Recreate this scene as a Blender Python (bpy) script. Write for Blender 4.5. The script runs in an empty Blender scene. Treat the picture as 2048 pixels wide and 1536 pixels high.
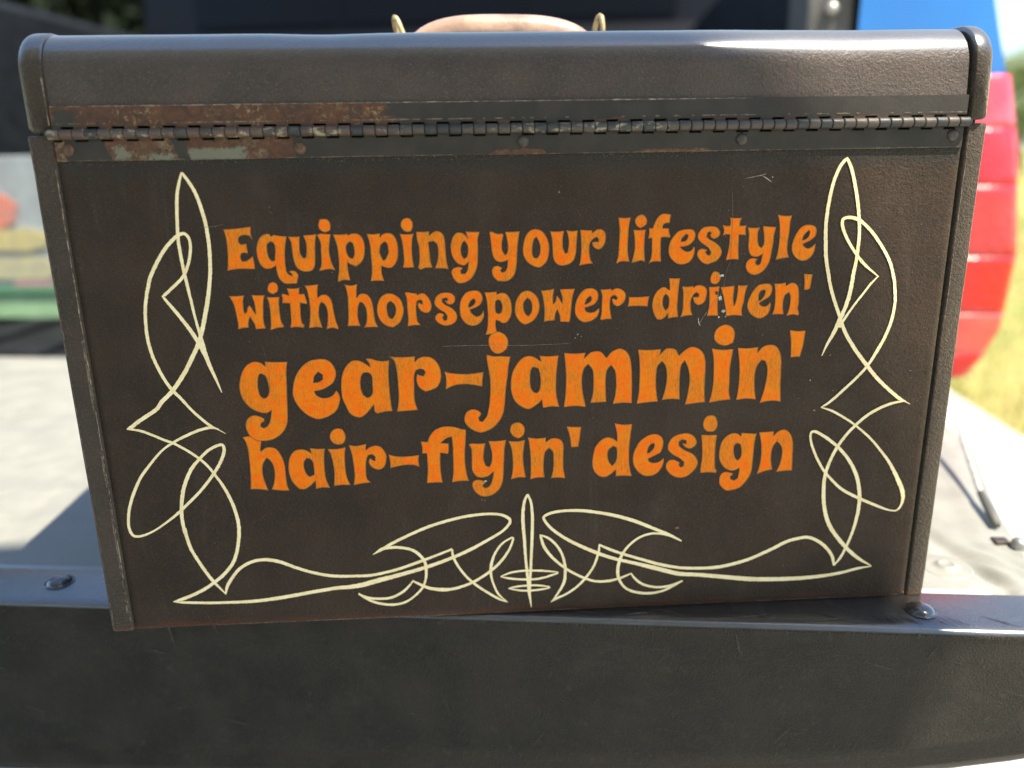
import bpy, bmesh, math, random
from mathutils import Vector, Matrix, noise
from mathutils.geometry import tessellate_polygon
random.seed(7)
scene = bpy.context.scene
COL = scene.collection
R = math.radians
PANEL_LEAN = .35
LID_LEAN = .10
LINER_DZ = 0.0

# ---------------------------------------------------------------- camera
cam_data = bpy.data.cameras.new("camera")
cam = bpy.data.objects.new("camera", cam_data)
COL.objects.link(cam)
scene.camera = cam
X_AX = Vector((0.9982866, -0.0564089, -0.0155532))
DOWN = Vector((-0.0304263, -0.2733774, -0.9614255))
FWD = Vector((0.0499811, 0.9602514, -0.2746253))
CAM = Vector((-0.0253759, -0.3654960, 0.2279245))
m = Matrix((X_AX, -DOWN, -FWD)).transposed().to_4x4()
m.translation = CAM
cam.matrix_world = m
cam_data.sensor_width = 36.0
cam_data.lens = 28.125
cam_data.clip_start = 0.01
cam_data.clip_end = 600
cam_data.dof.use_dof = True
cam_data.dof.focus_distance = 0.376
cam_data.dof.aperture_fstop = 3.9

# ---------------------------------------------------------------- world, sun, exposure
SUN = Vector((0.346, -0.336, 1.0)).normalized()
world = bpy.data.worlds.new("World"); scene.world = world
world.use_nodes = True
wn = world.node_tree
for n in list(wn.nodes): wn.nodes.remove(n)
sky = wn.nodes.new("ShaderNodeTexSky"); sky.sky_type = 'NISHITA'
sky.sun_disc = False
sky.sun_elevation = math.asin(SUN.z)
sky.sun_rotation = math.atan2(SUN.x, SUN.y)
sky.air_density = 1.0; sky.dust_density = 0.25; sky.ozone_density = 1.0
bg = wn.nodes.new("ShaderNodeBackground"); bg.inputs[1].default_value = 0.125
wo = wn.nodes.new("ShaderNodeOutputWorld")
wn.links.new(sky.outputs[0], bg.inputs[0]); wn.links.new(bg.outputs[0], wo.inputs[0])
sl = bpy.data.lights.new("sun", 'SUN'); sl.energy = 5.0; sl.angle = R(0.53); sl.color = (1.0, 0.90, 0.74)
so = bpy.data.objects.new("sun", sl); COL.objects.link(so)
so.rotation_euler = SUN.to_track_quat('Z', 'Y').to_euler(); so.location = (2, -1, 6)
scene.view_settings.view_transform = 'Standard'
scene.view_settings.look = 'None'
scene.view_settings.exposure = 1.25
scene.view_settings.gamma = 1.0
scene.render.engine = 'CYCLES'

# ---------------------------------------------------------------- material helper
class NT:
    def __init__(s, name):
        s.m = bpy.data.materials.new(name); s.m.use_nodes = True
        s.t = s.m.node_tree
        s.b = s.t.nodes["Principled BSDF"]
        s.co = s.t.nodes.new("ShaderNodeTexCoord").outputs['Object']
        s._xyz = None
    def link(s, a, b): s.t.links.new(a, b)
    def setin(s, sock, v):
        if isinstance(v, bpy.types.NodeSocket): s.link(v, sock)
        elif isinstance(v, tuple) and len(v) == 3 and sock.type == 'RGBA': sock.default_value = (*v, 1)
        else: sock.default_value = v
    @property
    def xyz(s):
        if not s._xyz:
            n = s.t.nodes.new("ShaderNodeSeparateXYZ"); s.link(s.co, n.inputs[0]); s._xyz = n.outputs
        return s._xyz
    def noise(s, scale, detail=4, rough=.55, stretch=None, dist=0.0, w=None):
        n = s.t.nodes.new("ShaderNodeTexNoise")
        n.inputs['Scale'].default_value = scale; n.inputs['Detail'].default_value = detail
        n.inputs['Roughness'].default_value = rough; n.inputs['Distortion'].default_value = dist
        if w is not None:
            n.noise_dimensions = '4D'; n.inputs['W'].default_value = w
        if stretch:
            mp = s.t.nodes.new("ShaderNodeMapping"); mp.inputs['Scale'].default_value = stretch
            s.link(s.co, mp.inputs[0]); s.link(mp.outputs[0], n.inputs['Vector'])
        else: s.link(s.co, n.inputs['Vector'])
        return n.outputs[0]
    def voro(s, scale, feature='F1'):
        n = s.t.nodes.new("ShaderNodeTexVoronoi"); n.feature = feature
        n.inputs['Scale'].default_value = scale; s.link(s.co, n.inputs['Vector'])
        return n.outputs[0]
    def math(s, op, a, b=0.0, c=0.0):
        n = s.t.nodes.new("ShaderNodeMath"); n.operation = op
        s.setin(n.inputs[0], a); s.setin(n.inputs[1], b)
        if op in ('MULTIPLY_ADD', 'COMPARE', 'WRAP', 'SMOOTH_MIN'): s.setin(n.inputs[2], c)
        return n.outputs[0]
    def ramp(s, v, a, b, lo=0.0, hi=1.0, smooth=True):
        n = s.t.nodes.new("ShaderNodeMapRange")
        n.interpolation_type = 'SMOOTHSTEP' if smooth else 'LINEAR'
        s.setin(n.inputs[0], v); s.setin(n.inputs[1], a); s.setin(n.inputs[2], b)
        s.setin(n.inputs[3], lo); s.setin(n.inputs[4], hi)
        return n.outputs[0]
    def mix(s, f, a, b):
        n = s.t.nodes.new("ShaderNodeMix"); n.data_type = 'RGBA'
        s.setin(n.inputs[0], f); s.setin(n.inputs[6], a); s.setin(n.inputs[7], b)
        return n.outputs[2]
    def band(s, v, lo, hi, soft):
        return s.math('MULTIPLY', s.ramp(v, lo - soft, lo + soft), s.ramp(v, hi + soft, hi - soft))
    def bump(s, h, strength, dist, prev=None):
        n = s.t.nodes.new("ShaderNodeBump"); n.inputs['Strength'].default_value = strength
        n.inputs['Distance'].default_value = dist; s.setin(n.inputs['Height'], h)
        if prev is not None: s.link(prev, n.inputs['Normal'])
        return n.outputs[0]
    def out(s, color=None, rough=None, metal=None, normal=None, **kw):
        if color is not None: s.setin(s.b.inputs['Base Color'], color)
        if rough is not None: s.setin(s.b.inputs['Roughness'], rough)
        if metal is not None: s.setin(s.b.inputs['Metallic'], metal)
        if normal is not None: s.link(normal, s.b.inputs['Normal'])
        for k, v in kw.items(): s.setin(s.b.inputs[k.replace('_', ' ')], v)
        return s.m

def simple(name, col, rough, metal=0.0, nscale=None, amt=.25, bumps=None, **kw):
    t = NT(name)
    c = col
    if nscale:
        dark = tuple(x * (1 - amt) for x in col); light = tuple(min(1, x * (1 + amt)) for x in col)
        c = t.mix(t.ramp(t.noise(nscale), .35, .65), dark, light)
    nr = None
    if bumps: nr = t.bump(t.noise(bumps[0], 3), bumps[1], bumps[2])
    return t.out(c, rough, metal, nr, **kw)

# ---- the case's brown enamel
def enamel(name, base, band_black=False, rust_bottom=False, rough=.55, bstr=.8, spec=.22, sheen=.06, gloss_top=False, edge_wear=False):
    t = NT(name)
    n1 = t.noise(26, 5, .6); n2 = t.noise(140, 5, .65)
    c = t.mix(t.ramp(n1, .3, .7), tuple(v * .78 for v in base), tuple(v * 1.25 for v in base))
    c = t.mix(t.math('MULTIPLY', t.ramp(n2, .52, .7), .35), c, (base[0] * 1.7, base[1] * 1.2, base[2] * 1.0))
    # streaky sheen of wiped grime, drips running down
    n3 = t.noise(30, 6, .7, stretch=(1.6, 1.0, .3), dist=1.2)
    c = t.mix(t.math('MULTIPLY', t.ramp(n3, .54, .72), .32), c, (.062, .048, .035))
    n4 = t.noise(12, 5, .7, w=8.0)
    c = t.mix(t.math('MULTIPLY', t.ramp(n4, .55, .7), .4), c, tuple(v * .6 for v in base))
    # grain of the crackled paint
    g = t.noise(1150, 3, .7, w=2.0)
    c = t.mix(t.math('MULTIPLY', t.ramp(g, .53, .70), .7), c, tuple(v * 2.6 for v in base))
    c = t.mix(t.math('MULTIPLY', t.ramp(g, .47, .30), .7), c, tuple(v * .35 for v in base))
    # pin-head specks
    v = t.noise(1500, 2, .5); w = t.noise(60, 3)
    sp = t.math('MULTIPLY', t.ramp(v, .69, .75), t.ramp(w, .42, .62))
    c = t.mix(t.math('MULTIPLY', sp, .7), c, (.22, .17, .12))
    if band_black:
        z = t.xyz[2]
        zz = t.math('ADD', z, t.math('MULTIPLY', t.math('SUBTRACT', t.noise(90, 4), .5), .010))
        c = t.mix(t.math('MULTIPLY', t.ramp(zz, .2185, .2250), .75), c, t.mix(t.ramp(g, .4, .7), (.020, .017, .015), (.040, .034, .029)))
    if rust_bottom:
        z = t.xyz[2]
        zz = t.math('ADD', z, t.math('MULTIPLY', t.math('SUBTRACT', t.noise(70, 5, .7), .5), .009))
        c = t.mix(t.math('MULTIPLY', t.ramp(zz, .0050, .0005), .8), c, (.075, .027, .014))
    r = t.ramp(t.noise(40, 4), .3, .7, rough - .07, rough + .1)
    nb = t.bump(t.noise(620, 3, .6), bstr, .0006)
    nb = t.bump(t.voro(1100), bstr * .5, .00035, nb)
    nb = t.bump(t.noise(9, 2), .3, .004, nb)
    kw = {}
    if gloss_top:      # blue-tinted coat masked to the top edge to strengthen the sky sheen
        kw = dict(Coat_Weight=t.ramp(t.xyz[2], .2670, .2740), Coat_IOR=2.4, Coat_Roughness=.22, Coat_Tint=(.82, .92, 1.0))
    return t.out(c, r, 0.0, nb, Specular_IOR_Level=spec, Sheen_Weight=sheen, Sheen_Roughness=.5, Sheen_Tint=(1.0, .98, .78), **kw)

M = {}
M['panel'] = enamel('brown_enamel', (.033, .0205, .0132), band_black=True, rust_bottom=True)
M['lid'] = enamel('lid_enamel', (.050, .034, .029), rough=.5, bstr=.8, spec=.34, sheen=.42, gloss_top=True)
M['cap'] = enamel('edge_enamel', (.044, .031, .023), rust_bottom=True, bstr=1.0, sheen=.28, gloss_top=True)
M['gap'] = simple('gap_shade', (.006, .006, .006), .8)

RUST = (.135, .050, .020); RUST2 = (.24, .105, .035); PALE = (.27, .26, .19); BLACKP = (.032, .031, .029)
def rust_colour(t, pale_lo=.55, pale_hi=.62, pale=(.30, .24, .13), sc=420):
    a = t.noise(120, 7, .75, dist=1.5); b = t.noise(sc, 7, .8, dist=.6, w=3.1); g = t.noise(38, 3, w=1.3)
    c = t.mix(t.ramp(a, .36, .62), (.060, .034, .026), (.115, .050, .028))
    c = t.mix(t.math('MULTIPLY', t.ramp(t.noise(200, 6, .75, dist=1.0, w=9.0), .56, .70), .75), c, (.21, .088, .034))
    c = t.mix(t.math('MULTIPLY', t.math('MULTIPLY', t.ramp(b, pale_lo, pale_hi), t.ramp(g, .44, .58)), .8), c, pale)
    c = t.mix(t.math('MULTIPLY', t.ramp(t.noise(700, 4, .7, w=6.0), .60, .68), .5), c, (.030, .022, .018))
    return c
def upper_leaf_mat():
    t = NT('upper_leaf_paint')
    x, z = t.xyz[0], t.xyz[2]
    d = t.math('MULTIPLY', t.math('SUBTRACT', t.noise(110, 6, .75), .5), .034)
    xd = t.math('ADD', x, d)
    m = t.ramp(xd, -.0550, -.0600)
    # painted-over patch near the left end
    pp = t.math('MULTIPLY', t.band(t.math('ADD', x, t.math('MULTIPLY', d, .3)), -.1985, -.1895, .0006), t.band(t.math('ADD', z, t.math('MULTIPLY', d, .2)), .2380, .2485, .0006))
    m = t.math('MULTIPLY', m, t.math('SUBTRACT', 1.0, pp))
    base = t.mix(t.ramp(t.noise(70, 4), .35, .65), (.026, .0215, .0195), (.038, .031, .028))
    edge = t.math('MULTIPLY', t.ramp(t.math('ADD', z, t.math('MULTIPLY', d, .12)), .2433, .2424), t.ramp(t.noise(45, 3, w=5.0), .45, .6))
    base = t.mix(t.math('MULTIPLY', edge, .7), base, (.10, .045, .022))
    c = t.mix(m, base, rust_colour(t, .54, .60, (.34, .25, .12)))
    nb = t.bump(t.noise(700, 4, .7), .35, .0005)
    nb = t.bump(m, .5, .0003, nb)
    return t.out(c, t.ramp(m, 0, 1, .5, .75), 0.0, nb, Specular_IOR_Level=.25, Sheen_Weight=.22, Sheen_Roughness=.5, Sheen_Tint=(1.0, .98, .78))
def lower_leaf_mat():
    t = NT('lower_leaf_paint')
    x, z = t.xyz[0], t.xyz[2]
    d = t.math('MULTIPLY', t.math('SUBTRACT', t.noise(150, 5, .7), .5), .006)
    xd = t.math('ADD', x, d)
    sl = t.math('ADD', xd, t.math('MULTIPLY', t.math('SUBTRACT', z, .233), .4))
    m = t.math('MAXIMUM', t.band(sl, -.1775, -.1495, .0004), t.band(xd, -.1440, -.0985, .0004))
    m = t.math('MAXIMUM', m, t.ramp(xd, -.1945, -.1952))
    # rust creeping up from the lower rim
    dz = t.math('MULTIPLY', t.math('SUBTRACT', t.noise(210, 5, .6, w=2.0), .5), .0035)
    zd = t.math('ADD', z, dz)
    hump = t.math('MULTIPLY', t.band(x, -.0135, .0095, .0016), .0021)
    hump2 = t.math('MULTIPLY', t.band(x, .0500, .0830, .004), .0013)
    hh = t.math('ADD', t.math('ADD', hump, hump2), .2284)
    low = t.ramp(t.math('SUBTRACT', zd, hh), .0002, -.0001)
    lowm = t.math('MULTIPLY', low, t.math('MAXIMUM', t.band(x, -.0140, .0150, .002), t.band(x, .046, .086, .004)))
    m = t.math('MAXIMUM', m, lowm)
    e = t.math('MULTIPLY', t.math('SUBTRACT', t.noise(260, 6, .75, dist=1.2, w=12.0), .5), .030)
    xe = t.math('ADD', x, e); ze = t.math('ADD', z, t.math('MULTIPLY', e, .28))
    pale_area = t.math('MULTIPLY', t.band(xe, -.1440, -.1200, .0012), t.band(ze, .2262, .2330, .0006))
    pale_area = t.math('MAXIMUM', pale_area, t.math('MULTIPLY', t.band(xe, -.1600, -.1500, .0012), t.band(ze, .2262, .2308, .0006)))
    pale_area = t.math('MAXIMUM', pale_area, t.math('MULTIPLY', t.band(xe, -.1745, -.1690, .001), t.band(ze, .2290, .2345, .0006)))
    c = rust_colour(t, .50, .57, (.27, .22, .13), 330)
    c = t.mix(t.math('MULTIPLY', pale_area, .9), c, (.17, .17, .125))
    base = t.mix(t.ramp(t.noise(60, 4), .35, .65), (.025, .021, .018), (.038, .031, .026))
    c = t.mix(m, base, c)
    nb = t.bump(t.noise(700, 4, .7), .35, .0005)
    nb = t.bump(m, .6, .0004, nb)
    return t.out(c, t.ramp(m, 0, 1, .5, .75), 0.0, nb, Specular_IOR_Level=.25, Sheen_Weight=.22, Sheen_Roughness=.5, Sheen_Tint=(1.0, .98, .78))
M['leaf_up'] = upper_leaf_mat(); M['leaf_lo'] = lower_leaf_mat()
def knuckle_mat():
    t = NT('worn_hinge_metal')
    x = t.xyz[0]
    a = t.noise(300, 5, .7, stretch=(.6, 1, 1)); b = t.noise(80, 4, w=4.0)
    dark = t.mix(t.ramp(x, -.07, -.03), (.105, .062, .045), (.052, .045, .040))
    c = t.mix(t.ramp(a, .4, .62), dark, (.085, .068, .056))
    wear = t.math('MULTIPLY', t.ramp(t.noise(420, 5, .7, stretch=(.5, 1, 1), w=7.0), .56, .62), t.ramp(b, .42, .55))
    wear = t.math('MULTIPLY', wear, t.band(x, -.21, .06, .02))
    c = t.mix(wear, c, (.42, .36, .25))
    return t.out(c, t.ramp(a, .3, .7, .26, .5), .25, t.bump(a, .3, .0003))
M['knuckle'] = knuckle_mat()
M['worn'] = simple('worn_highlight_metal', (.24, .19, .14), .5, .2, 500, .6)  # bare seam wear; also paints the hinge leaf's pale highlight line
M['worn_rimlit'] = simple('rubbed_rimlit_brown', (.13, .095, .065), .55, 0, 600, .6)  # rubbed brown; also paints the left silhouette's pale rim light
M['rivet'] = simple('rivet_paint', (.052, .038, .030), .42, nscale=300, amt=.35, bumps=(800, .3, .0003))
M['rivet_rust'] = simple('rusty_rivet', (.10, .052, .028), .7, nscale=500, amt=.4, bumps=(800, .4, .0003))

def brush_paint(name, a, b, c3, rough=.55):
    t = NT(name)
    x, z = t.xyz[0], t.xyz[2]
    n0 = t.noise(38, 3, .6, w=5.0)
    n1 = t.noise(150, 5, .65, dist=1.6); n2 = t.noise(560, 5, .7, dist=2.5, w=2.0, stretch=(1.5, 1, .28)); n3 = t.noise(1500, 3, .6)
    n5 = t.noise(420, 4, .7, dist=3.0, w=7.0, stretch=(.35, 1, 1.3))
    c = t.mix(t.ramp(n1, .36, .64), a, b)
    c = t.mix(t.math('MULTIPLY', t.ramp(n0, .46, .60), .75), c, t.mix(t.ramp(n2, .4, .62), b, c3))
    c = t.mix(t.math('MULTIPLY', t.ramp(n2, .52, .66), .62), c, c3)
    c = t.mix(t.math('MULTIPLY', t.ramp(n5, .58, .68), .5), c, tuple(v * .8 for v in c3))
    c = t.mix(t.math('MULTIPLY', t.ramp(n3, .62, .74), .45), c, tuple(v * .4 for v in c3))
    nb = t.bump(n3, .3, .0004); nb = t.bump(n2, .5, .0004, nb)
    return t.out(c, rough, 0, nb, Specular_IOR_Level=.12)
M['orange'] = brush_paint('orange_sign_paint', (.95, .155, .003), (.86, .225, .008), (.46, .170, .018))
M['ochre'] = brush_paint('ochre_brush_edge', (.40, .17, .045), (.33, .145, .04), (.24, .12, .045))
def cream():
    t = NT('cream_pinstripe_paint')
    n1 = t.noise(200, 4); n3 = t.noise(1700, 3, .6)
    c = t.mix(t.ramp(n1, .35, .65), (.90, .72, .40), (.97, .82, .50))
    c = t.mix(t.math('MULTIPLY', t.ramp(t.noise(900, 4, .75, w=3.0), .58, .70), t.ramp(t.noise(35, 3, w=6.0), .48, .62)), c, (.30, .24, .13))
    c = t.mix(t.math('MULTIPLY', t.ramp(n3, .60, .72), .5), c, (.45, .37, .20))
    return t.out(c, .5, 0, t.bump(n3, .3, .0004), Specular_IOR_Level=.3)
M['cream'] = cream()
M['scratch'] = simple('scratched_metal', (.26, .23, .19), .45, .2, 900, .4)
M['dark_scuff'] = simple('dark_scuff', (.018, .017, .017), .5, 0, 900, .3)
M['brown_scuff'] = simple('brown_scuff', (.19, .075, .05), .6, 0, 900, .3)

# ---------------------------------------------------------------- object helpers
def obj(name, bm, mats, parent=None, smooth=False, label=None, kind=None, recalc=False):
    me = bpy.data.meshes.new(name)
    if recalc: bmesh.ops.recalc_face_normals(bm, faces=bm.faces)
    if smooth:
        for f in bm.faces: f.smooth = True
    bm.to_mesh(me); bm.free()
    if not isinstance(mats, (list, tuple)): mats = [mats]
    for mm in mats: me.materials.append(mm)
    o = bpy.data.objects.new(name, me); COL.objects.link(o)
    if parent: o.parent = parent
    if label: o['label'] = label
    if kind: o['kind'] = kind
    return o
def thing(name, label, cat, loc=(0, 0, 0), rz=0, group=None):
    o = bpy.data.objects.new(name, None); COL.objects.link(o)
    o.location = loc; o.rotation_euler = (0, 0, rz); o['label'] = label; o['category'] = cat
    o.empty_display_size = .05
    if group: o['group'] = group
    return o
def box(bm, x0, x1, y0, y1, z0, z1, bev=0, seg=2):
    r = bmesh.ops.create_cube(bm, size=1)
    vs = r['verts']
    for v in vs:
        v.co = Vector((x0 + (v.co.x + .5) * (x1 - x0), y0 + (v.co.y + .5) * (y1 - y0), z0 + (v.co.z + .5) * (z1 - z0)))
    if bev:
        es = list({e for v in vs for e in v.link_edges})
        bmesh.ops.bevel(bm, geom=es, offset=bev, segments=seg, affect='EDGES', profile=.5)
def extrude_profile(bm, prof, x0, x1, nx=1, closed=True, caps=True, fn=None):
    """profile list of (y,z) extruded along x"""
    rows = []
    for i in range(nx + 1):
        x = x0 + (x1 - x0) * i / nx
        row = []
        for (y, z) in prof:
            p = Vector((x, y, z))
            if fn: p = fn(p)
            row.append(bm.verts.new(p))
        rows.append(row)
    n = len(prof)
    for i in range(nx):
        for j in range(n if closed else n - 1):
            k = (j + 1) % n
            bm.faces.new((rows[i][j], rows[i + 1][j], rows[i + 1][k], rows[i][k]))
    if caps and closed:
        bm.faces.new(rows[0]); bm.faces.new(list(reversed(rows[-1])))
def cyl(bm, p0, p1, r0, r1=None, seg=16, caps=True):
    r1 = r0 if r1 is None else r1
    p0 = Vector(p0); p1 = Vector(p1); d = (p1 - p0).normalized()
    q = d.to_track_quat('Z', 'Y')
    A = []; B = []
    for i in range(seg):
        a = 2 * math.pi * i / seg
        v = q @ Vector((math.cos(a), math.sin(a), 0))
        A.append(bm.verts.new(p0 + v * r0)); B.append(bm.verts.new(p1 + v * r1))
    for i in range(seg):
        j = (i + 1) % seg
        bm.faces.new((A[i], A[j], B[j], B[i]))
    if caps: bm.faces.new(list(reversed(A))); bm.faces.new(B)
def tube(bm, pts, rad, seg=10, closed=False):
    pts = [Vector(p) for p in pts]; n = len(pts); rings = []
    rr = rad if isinstance(rad, (list, tuple)) else [rad] * n
    up = Vector((0, 0, 1))
    for i, p in enumerate(pts):
        a = pts[(i - 1) % n] if (closed or i > 0) else p
        b = pts[(i + 1) % n] if (closed or i < n - 1) else p
        d = (b - a).normalized()
        s = d.cross(up)
        if s.length < .1: s = d.cross(Vector((0, 1, 0)))
        s.normalize(); t = s.cross(d).normalized()
        rings.append([bm.verts.new(p + (s * math.cos(2 * math.pi * k / seg) + t * math.sin(2 * math.pi * k / seg)) * rr[i]) for k in range(seg)])
    for i in range(n if closed else n - 1):
        A = rings[i]; B = rings[(i + 1) % n]
        for k in range(seg):
            l = (k + 1) % seg
            bm.faces.new((A[k], A[l], B[l], B[k]))
    if not closed:
        bm.faces.new(list(reversed(rings[0]))); bm.faces.new(rings[-1])
def lathe(bm, prof, c, axis, seg=28):
    """prof: (r,h) from rim to centre, axis: unit vector"""
    q = Vector(axis).to_track_quat('Z', 'Y'); c = Vector(c); rows = []
    for (r, h) in prof:
        if r < 1e-7: rows.append([bm.verts.new(c + q @ Vector((0, 0, h)))])
        else: rows.append([bm.verts.new(c + q @ Vector((r * math.cos(2 * math.pi * k / seg), r * math.sin(2 * math.pi * k / seg), h))) for k in range(seg)])
    for a, b in zip(rows, rows[1:]):
        for k in range(seg):
            l = (k + 1) % seg
            if len(b) == 1: bm.faces.new((a[k], a[l], b[0]))
            elif len(a) == 1: bm.faces.new((a[0], b[l], b[k]))
            else: bm.faces.new((a[k], a[l], b[l], b[k]))

# ================================================================= METAL CASE
W2 = .21; DEP = .20; ZS = .2393
def sstep(a, b, x):
    t = max(0.0, min(1.0, (x - a) / (b - a))); return t * t * (3 - 2 * t)
def panel_y(x, z):
    """slight dishing and dents of the old sheet"""
    y = .0045 * sstep(.06, .215, x) * sstep(.0, .24, z) ** 1.3 * PANEL_LEAN
    y += .00045 * noise.noise(Vector((x * 9, 3.0, z * 9))) + .00010 * noise.noise(Vector((x * 45, 5.0, z * 45)))
    return y
def lid_lean(x, z):
    f = sstep(.075, .16, x)
    return LID_LEAN * f * (z - ZS) - .012 * (1 - f) * (z - ZS)
case = thing('metal_case', 'old dark brown metal case with orange hand lettering and cream pinstripes on the tailgate', 'metal case')

# near-black inner box painting the shade seen through the gaps
bm = bmesh.new(); box(bm, -.2085, .2085, .0075, DEP - .001, .001, .2630)
obj('case_inner_shade', bm, M['gap'], case, label='near-black box painting the shade inside the case gaps')

# body front panel (a gently uneven sheet with a turned-in bottom edge)
bm = bmesh.new()
NX, NZ = 150, 84
PX0, PX1, PZ0, PZ1 = -.1993, .1996, .0006, .2366
grid = []
for j in range(NZ + 1):
    z = PZ0 + (PZ1 - PZ0) * j / NZ
    row = []
    for i in range(NX + 1):
        x = PX0 + (PX1 - PX0) * i / NX
        row.append(bm.verts.new((x, panel_y(x, z), z)))
    grid.append(row)
for j in range(NZ):
    for i in range(NX):
        bm.faces.new((grid[j][i], grid[j][i + 1], grid[j + 1][i + 1], grid[j + 1][i]))
# returned rims
def rim(vs, off):
    lows = [bm.verts.new(v.co + Vector(off)) for v in vs]
    for a, b, c, d in zip(vs, vs[1:], lows[1:], lows): bm.faces.new((a, d, c, b))
rim(grid[0], (0, .012, 0)); rim(list(reversed(grid[-1])), (0, .002, 0))
rim([r[0] for r in reversed(grid)], (0, .0022, 0)); rim([r[-1] for r in grid], (0, .0022, 0))
bmesh.ops.recalc_face_normals(bm, faces=bm.faces)
front = obj('front_panel', bm, M['panel'], case, smooth=True, label='dark brown front panel carrying the lettering')

# body end caps, proud of the panel
def rough_box(name, x0, x1, y0, y1, z0, z1, bev, mat, parent, label=None, cuts=14, amp=.00018, leanfn=None):
    bm = bmesh.new(); box(bm, x0, x1, y0, y1, z0, z1)
    long = [e for e in bm.edges if abs(e.verts[0].co.z - e.verts[1].co.z) > (z1 - z0) * .6]
    bmesh.ops.subdivide_edges(bm, edges=long, cuts=cuts, use_grid_fill=True)
    sharp = [e for e in bm.edges if len(e.link_faces) == 2 and e.calc_face_angle(0) > 1]
    bmesh.ops.bevel(bm, geom=sharp, offset=bev, segments=3, affect='EDGES', profile=.5)
    for v in bm.verts:
        n = noise.noise(Vector((v.co.x * 30, 1.7, v.co.z * 45)))
        v.co.x += amp * n
        if v.co.y < .05: v.co.y += amp * 1.2 * noise.noise(Vector((v.co.x * 20, 7.7, v.co.z * 60)))
        if leanfn: v.co = leanfn(v.co)
    return obj(name, bm, mat, parent, smooth=True, label=label)
def capr_lean(p):
    p.y += .0028 * sstep(0, .24, p.z) * PANEL_LEAN
    return p
rough_box('body_end_cap', -.2100, -.1996, -.0007, DEP, 0, ZS - .0004, .0009, M['cap'], case, 'worn left end cap of the case body')
rough_box('body_end_cap', .2013, .2100, -.0003, DEP, 0, ZS - .0006, .0009, M['cap'], case, 'right end cap of the case body beside the open seam', leanfn=capr_lean)

# lid
ZT = .2803; LR = .0165
def lid_profile(off=0.0, z0=.2424, r=LR):
    pr = [(-off, z0)]
    for k in range(0, 13):
        a = R(90) * k / 12
        cy, cz = -off + r + off * 0, ZT + off - r
        pr.append((cy - r * math.cos(a), cz + r * math.sin(a)))
    return pr
def lid_fn(p):
    q = p.copy()
    q.y += lid_lean(p.x, min(p.z, ZT)) * (1 - sstep(.0, .05, p.y))
    n = noise.noise(Vector((p.x * 14, 5.0, p.z * 16)))
    if p.y < .02: q.y += .0002 * n
    q.z -= .0006 * math.exp(-((p.x + .083) / .018) ** 2) * sstep(.274, .2798, p.z)   # shallow dent in the top edge
    q.z += .00018 * noise.noise(Vector((p.x * 30, 9.0, 0))) * sstep(.27, .28, p.z)
    return q
bm = bmesh.new()
pr = [(0, .2424)]
for k in range(1, 14): pr.append((0, .2424 + (ZT - LR - .2424) * k / 14))
pr += lid_profile()[1:]
pr += [(.03, ZT), (.06, ZT), (DEP, ZT), (DEP, .2424)]
extrude_profile(bm, pr, -.1990, .1989, nx=120, closed=False, fn=lid_fn)
bmesh.ops.recalc_face_normals(bm, faces=bm.faces)
lid = obj('lid', bm, M['lid'], case, smooth=True, label='rounded dark lid with a blue sheen along its top')
def lid_cap(x0, x1, off, mat, label, leanx, side):
    bm = bmesh.new()
    pr = lid_profile(off, z0=ZS + .0008) + [(DEP + off, ZT + off), (DEP + off, ZS + .0008)]
    extrude_profile(bm, pr, x0, x1, nx=1, closed=True)
    bmesh.ops.recalc_face_normals(bm, faces=bm.faces)
    outer = [e for e in bm.edges if all(abs(v.co.x - (x0 if side < 0 else x1)) < 1e-6 for v in e.verts)]
    bmesh.ops.bevel(bm, geom=outer, offset=.0052, segments=6, affect='EDGES', profile=.5, clamp_overlap=True)
    inner = [e for e in bm.edges if all(abs(v.co.x - (x1 if side < 0 else x0)) < 1e-6 for v in e.verts)]
    bmesh.ops.bevel(bm, geom=inner, offset=.0006, segments=2, affect='EDGES', profile=.5, clamp_overlap=True)
    for v in bm.verts:
        if v.co.y < .03: v.co.y += leanx * (v.co.z - ZS)
        # the lower part tucks in to the width of the body
    return obj('lid_end_cap', bm, mat, case, smooth=True, label=label)
lid_cap(-.2105, -.1994, .0008, M['cap'], 'left end cap of the lid', 0.0, -1)
lid_cap(.2010, .2104, .0010, M['cap'], 'right end cap of the lid, standing off the lid sheet', .05, 1)

# piano hinge ------------------------------------------------------
NK = 76; HX0, HX1 = -.2008, .2004; KW = (HX1 - HX0) / NK; HR = .00218; HZ = .2393
hinge = bpy.data.objects.new('piano_hinge', None); COL.objects.link(hinge); hinge.parent = case
hinge['label'] = 'worn piano hinge running along the whole case'
def y_at_hinge(x): return lid_lean(x, .2424) * .5 + panel_y(x, .2366) * .5
km = []
for var in range(4):
    bm = bmesh.new(); seg = 20; prof = []
    w = KW / 2 - .00012
    for (dx, dr) in ((-w, .00035), (-w + .00022, .00004), (-w + .0006, 0), (0, .00002 * var), (w - .0006, 0), (w - .00022, .00004), (w, .00035)):
        prof.append((dx, HR - dr))
    rows = [[bm.verts.new((dx, r * math.cos(2 * math.pi * k / seg), r * math.sin(2 * math.pi * k / seg))) for k in range(seg)] for dx, r in prof]
    for a, b in zip(rows, rows[1:]):
        for k in range(seg):
            bm.faces.new((a[k], a[(k + 1) % seg], b[(k + 1) % seg], b[k]))
    bm.faces.new(rows[0]); bm.faces.new(list(reversed(rows[-1])))
    bmesh.ops.recalc_face_normals(bm, faces=bm.faces)
    for f in bm.faces: f.smooth = True
    me = bpy.data.meshes.new('knuckle'); bm.to_mesh(me); bm.free(); me.materials.append(M['knuckle']); km.append(me)
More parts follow.
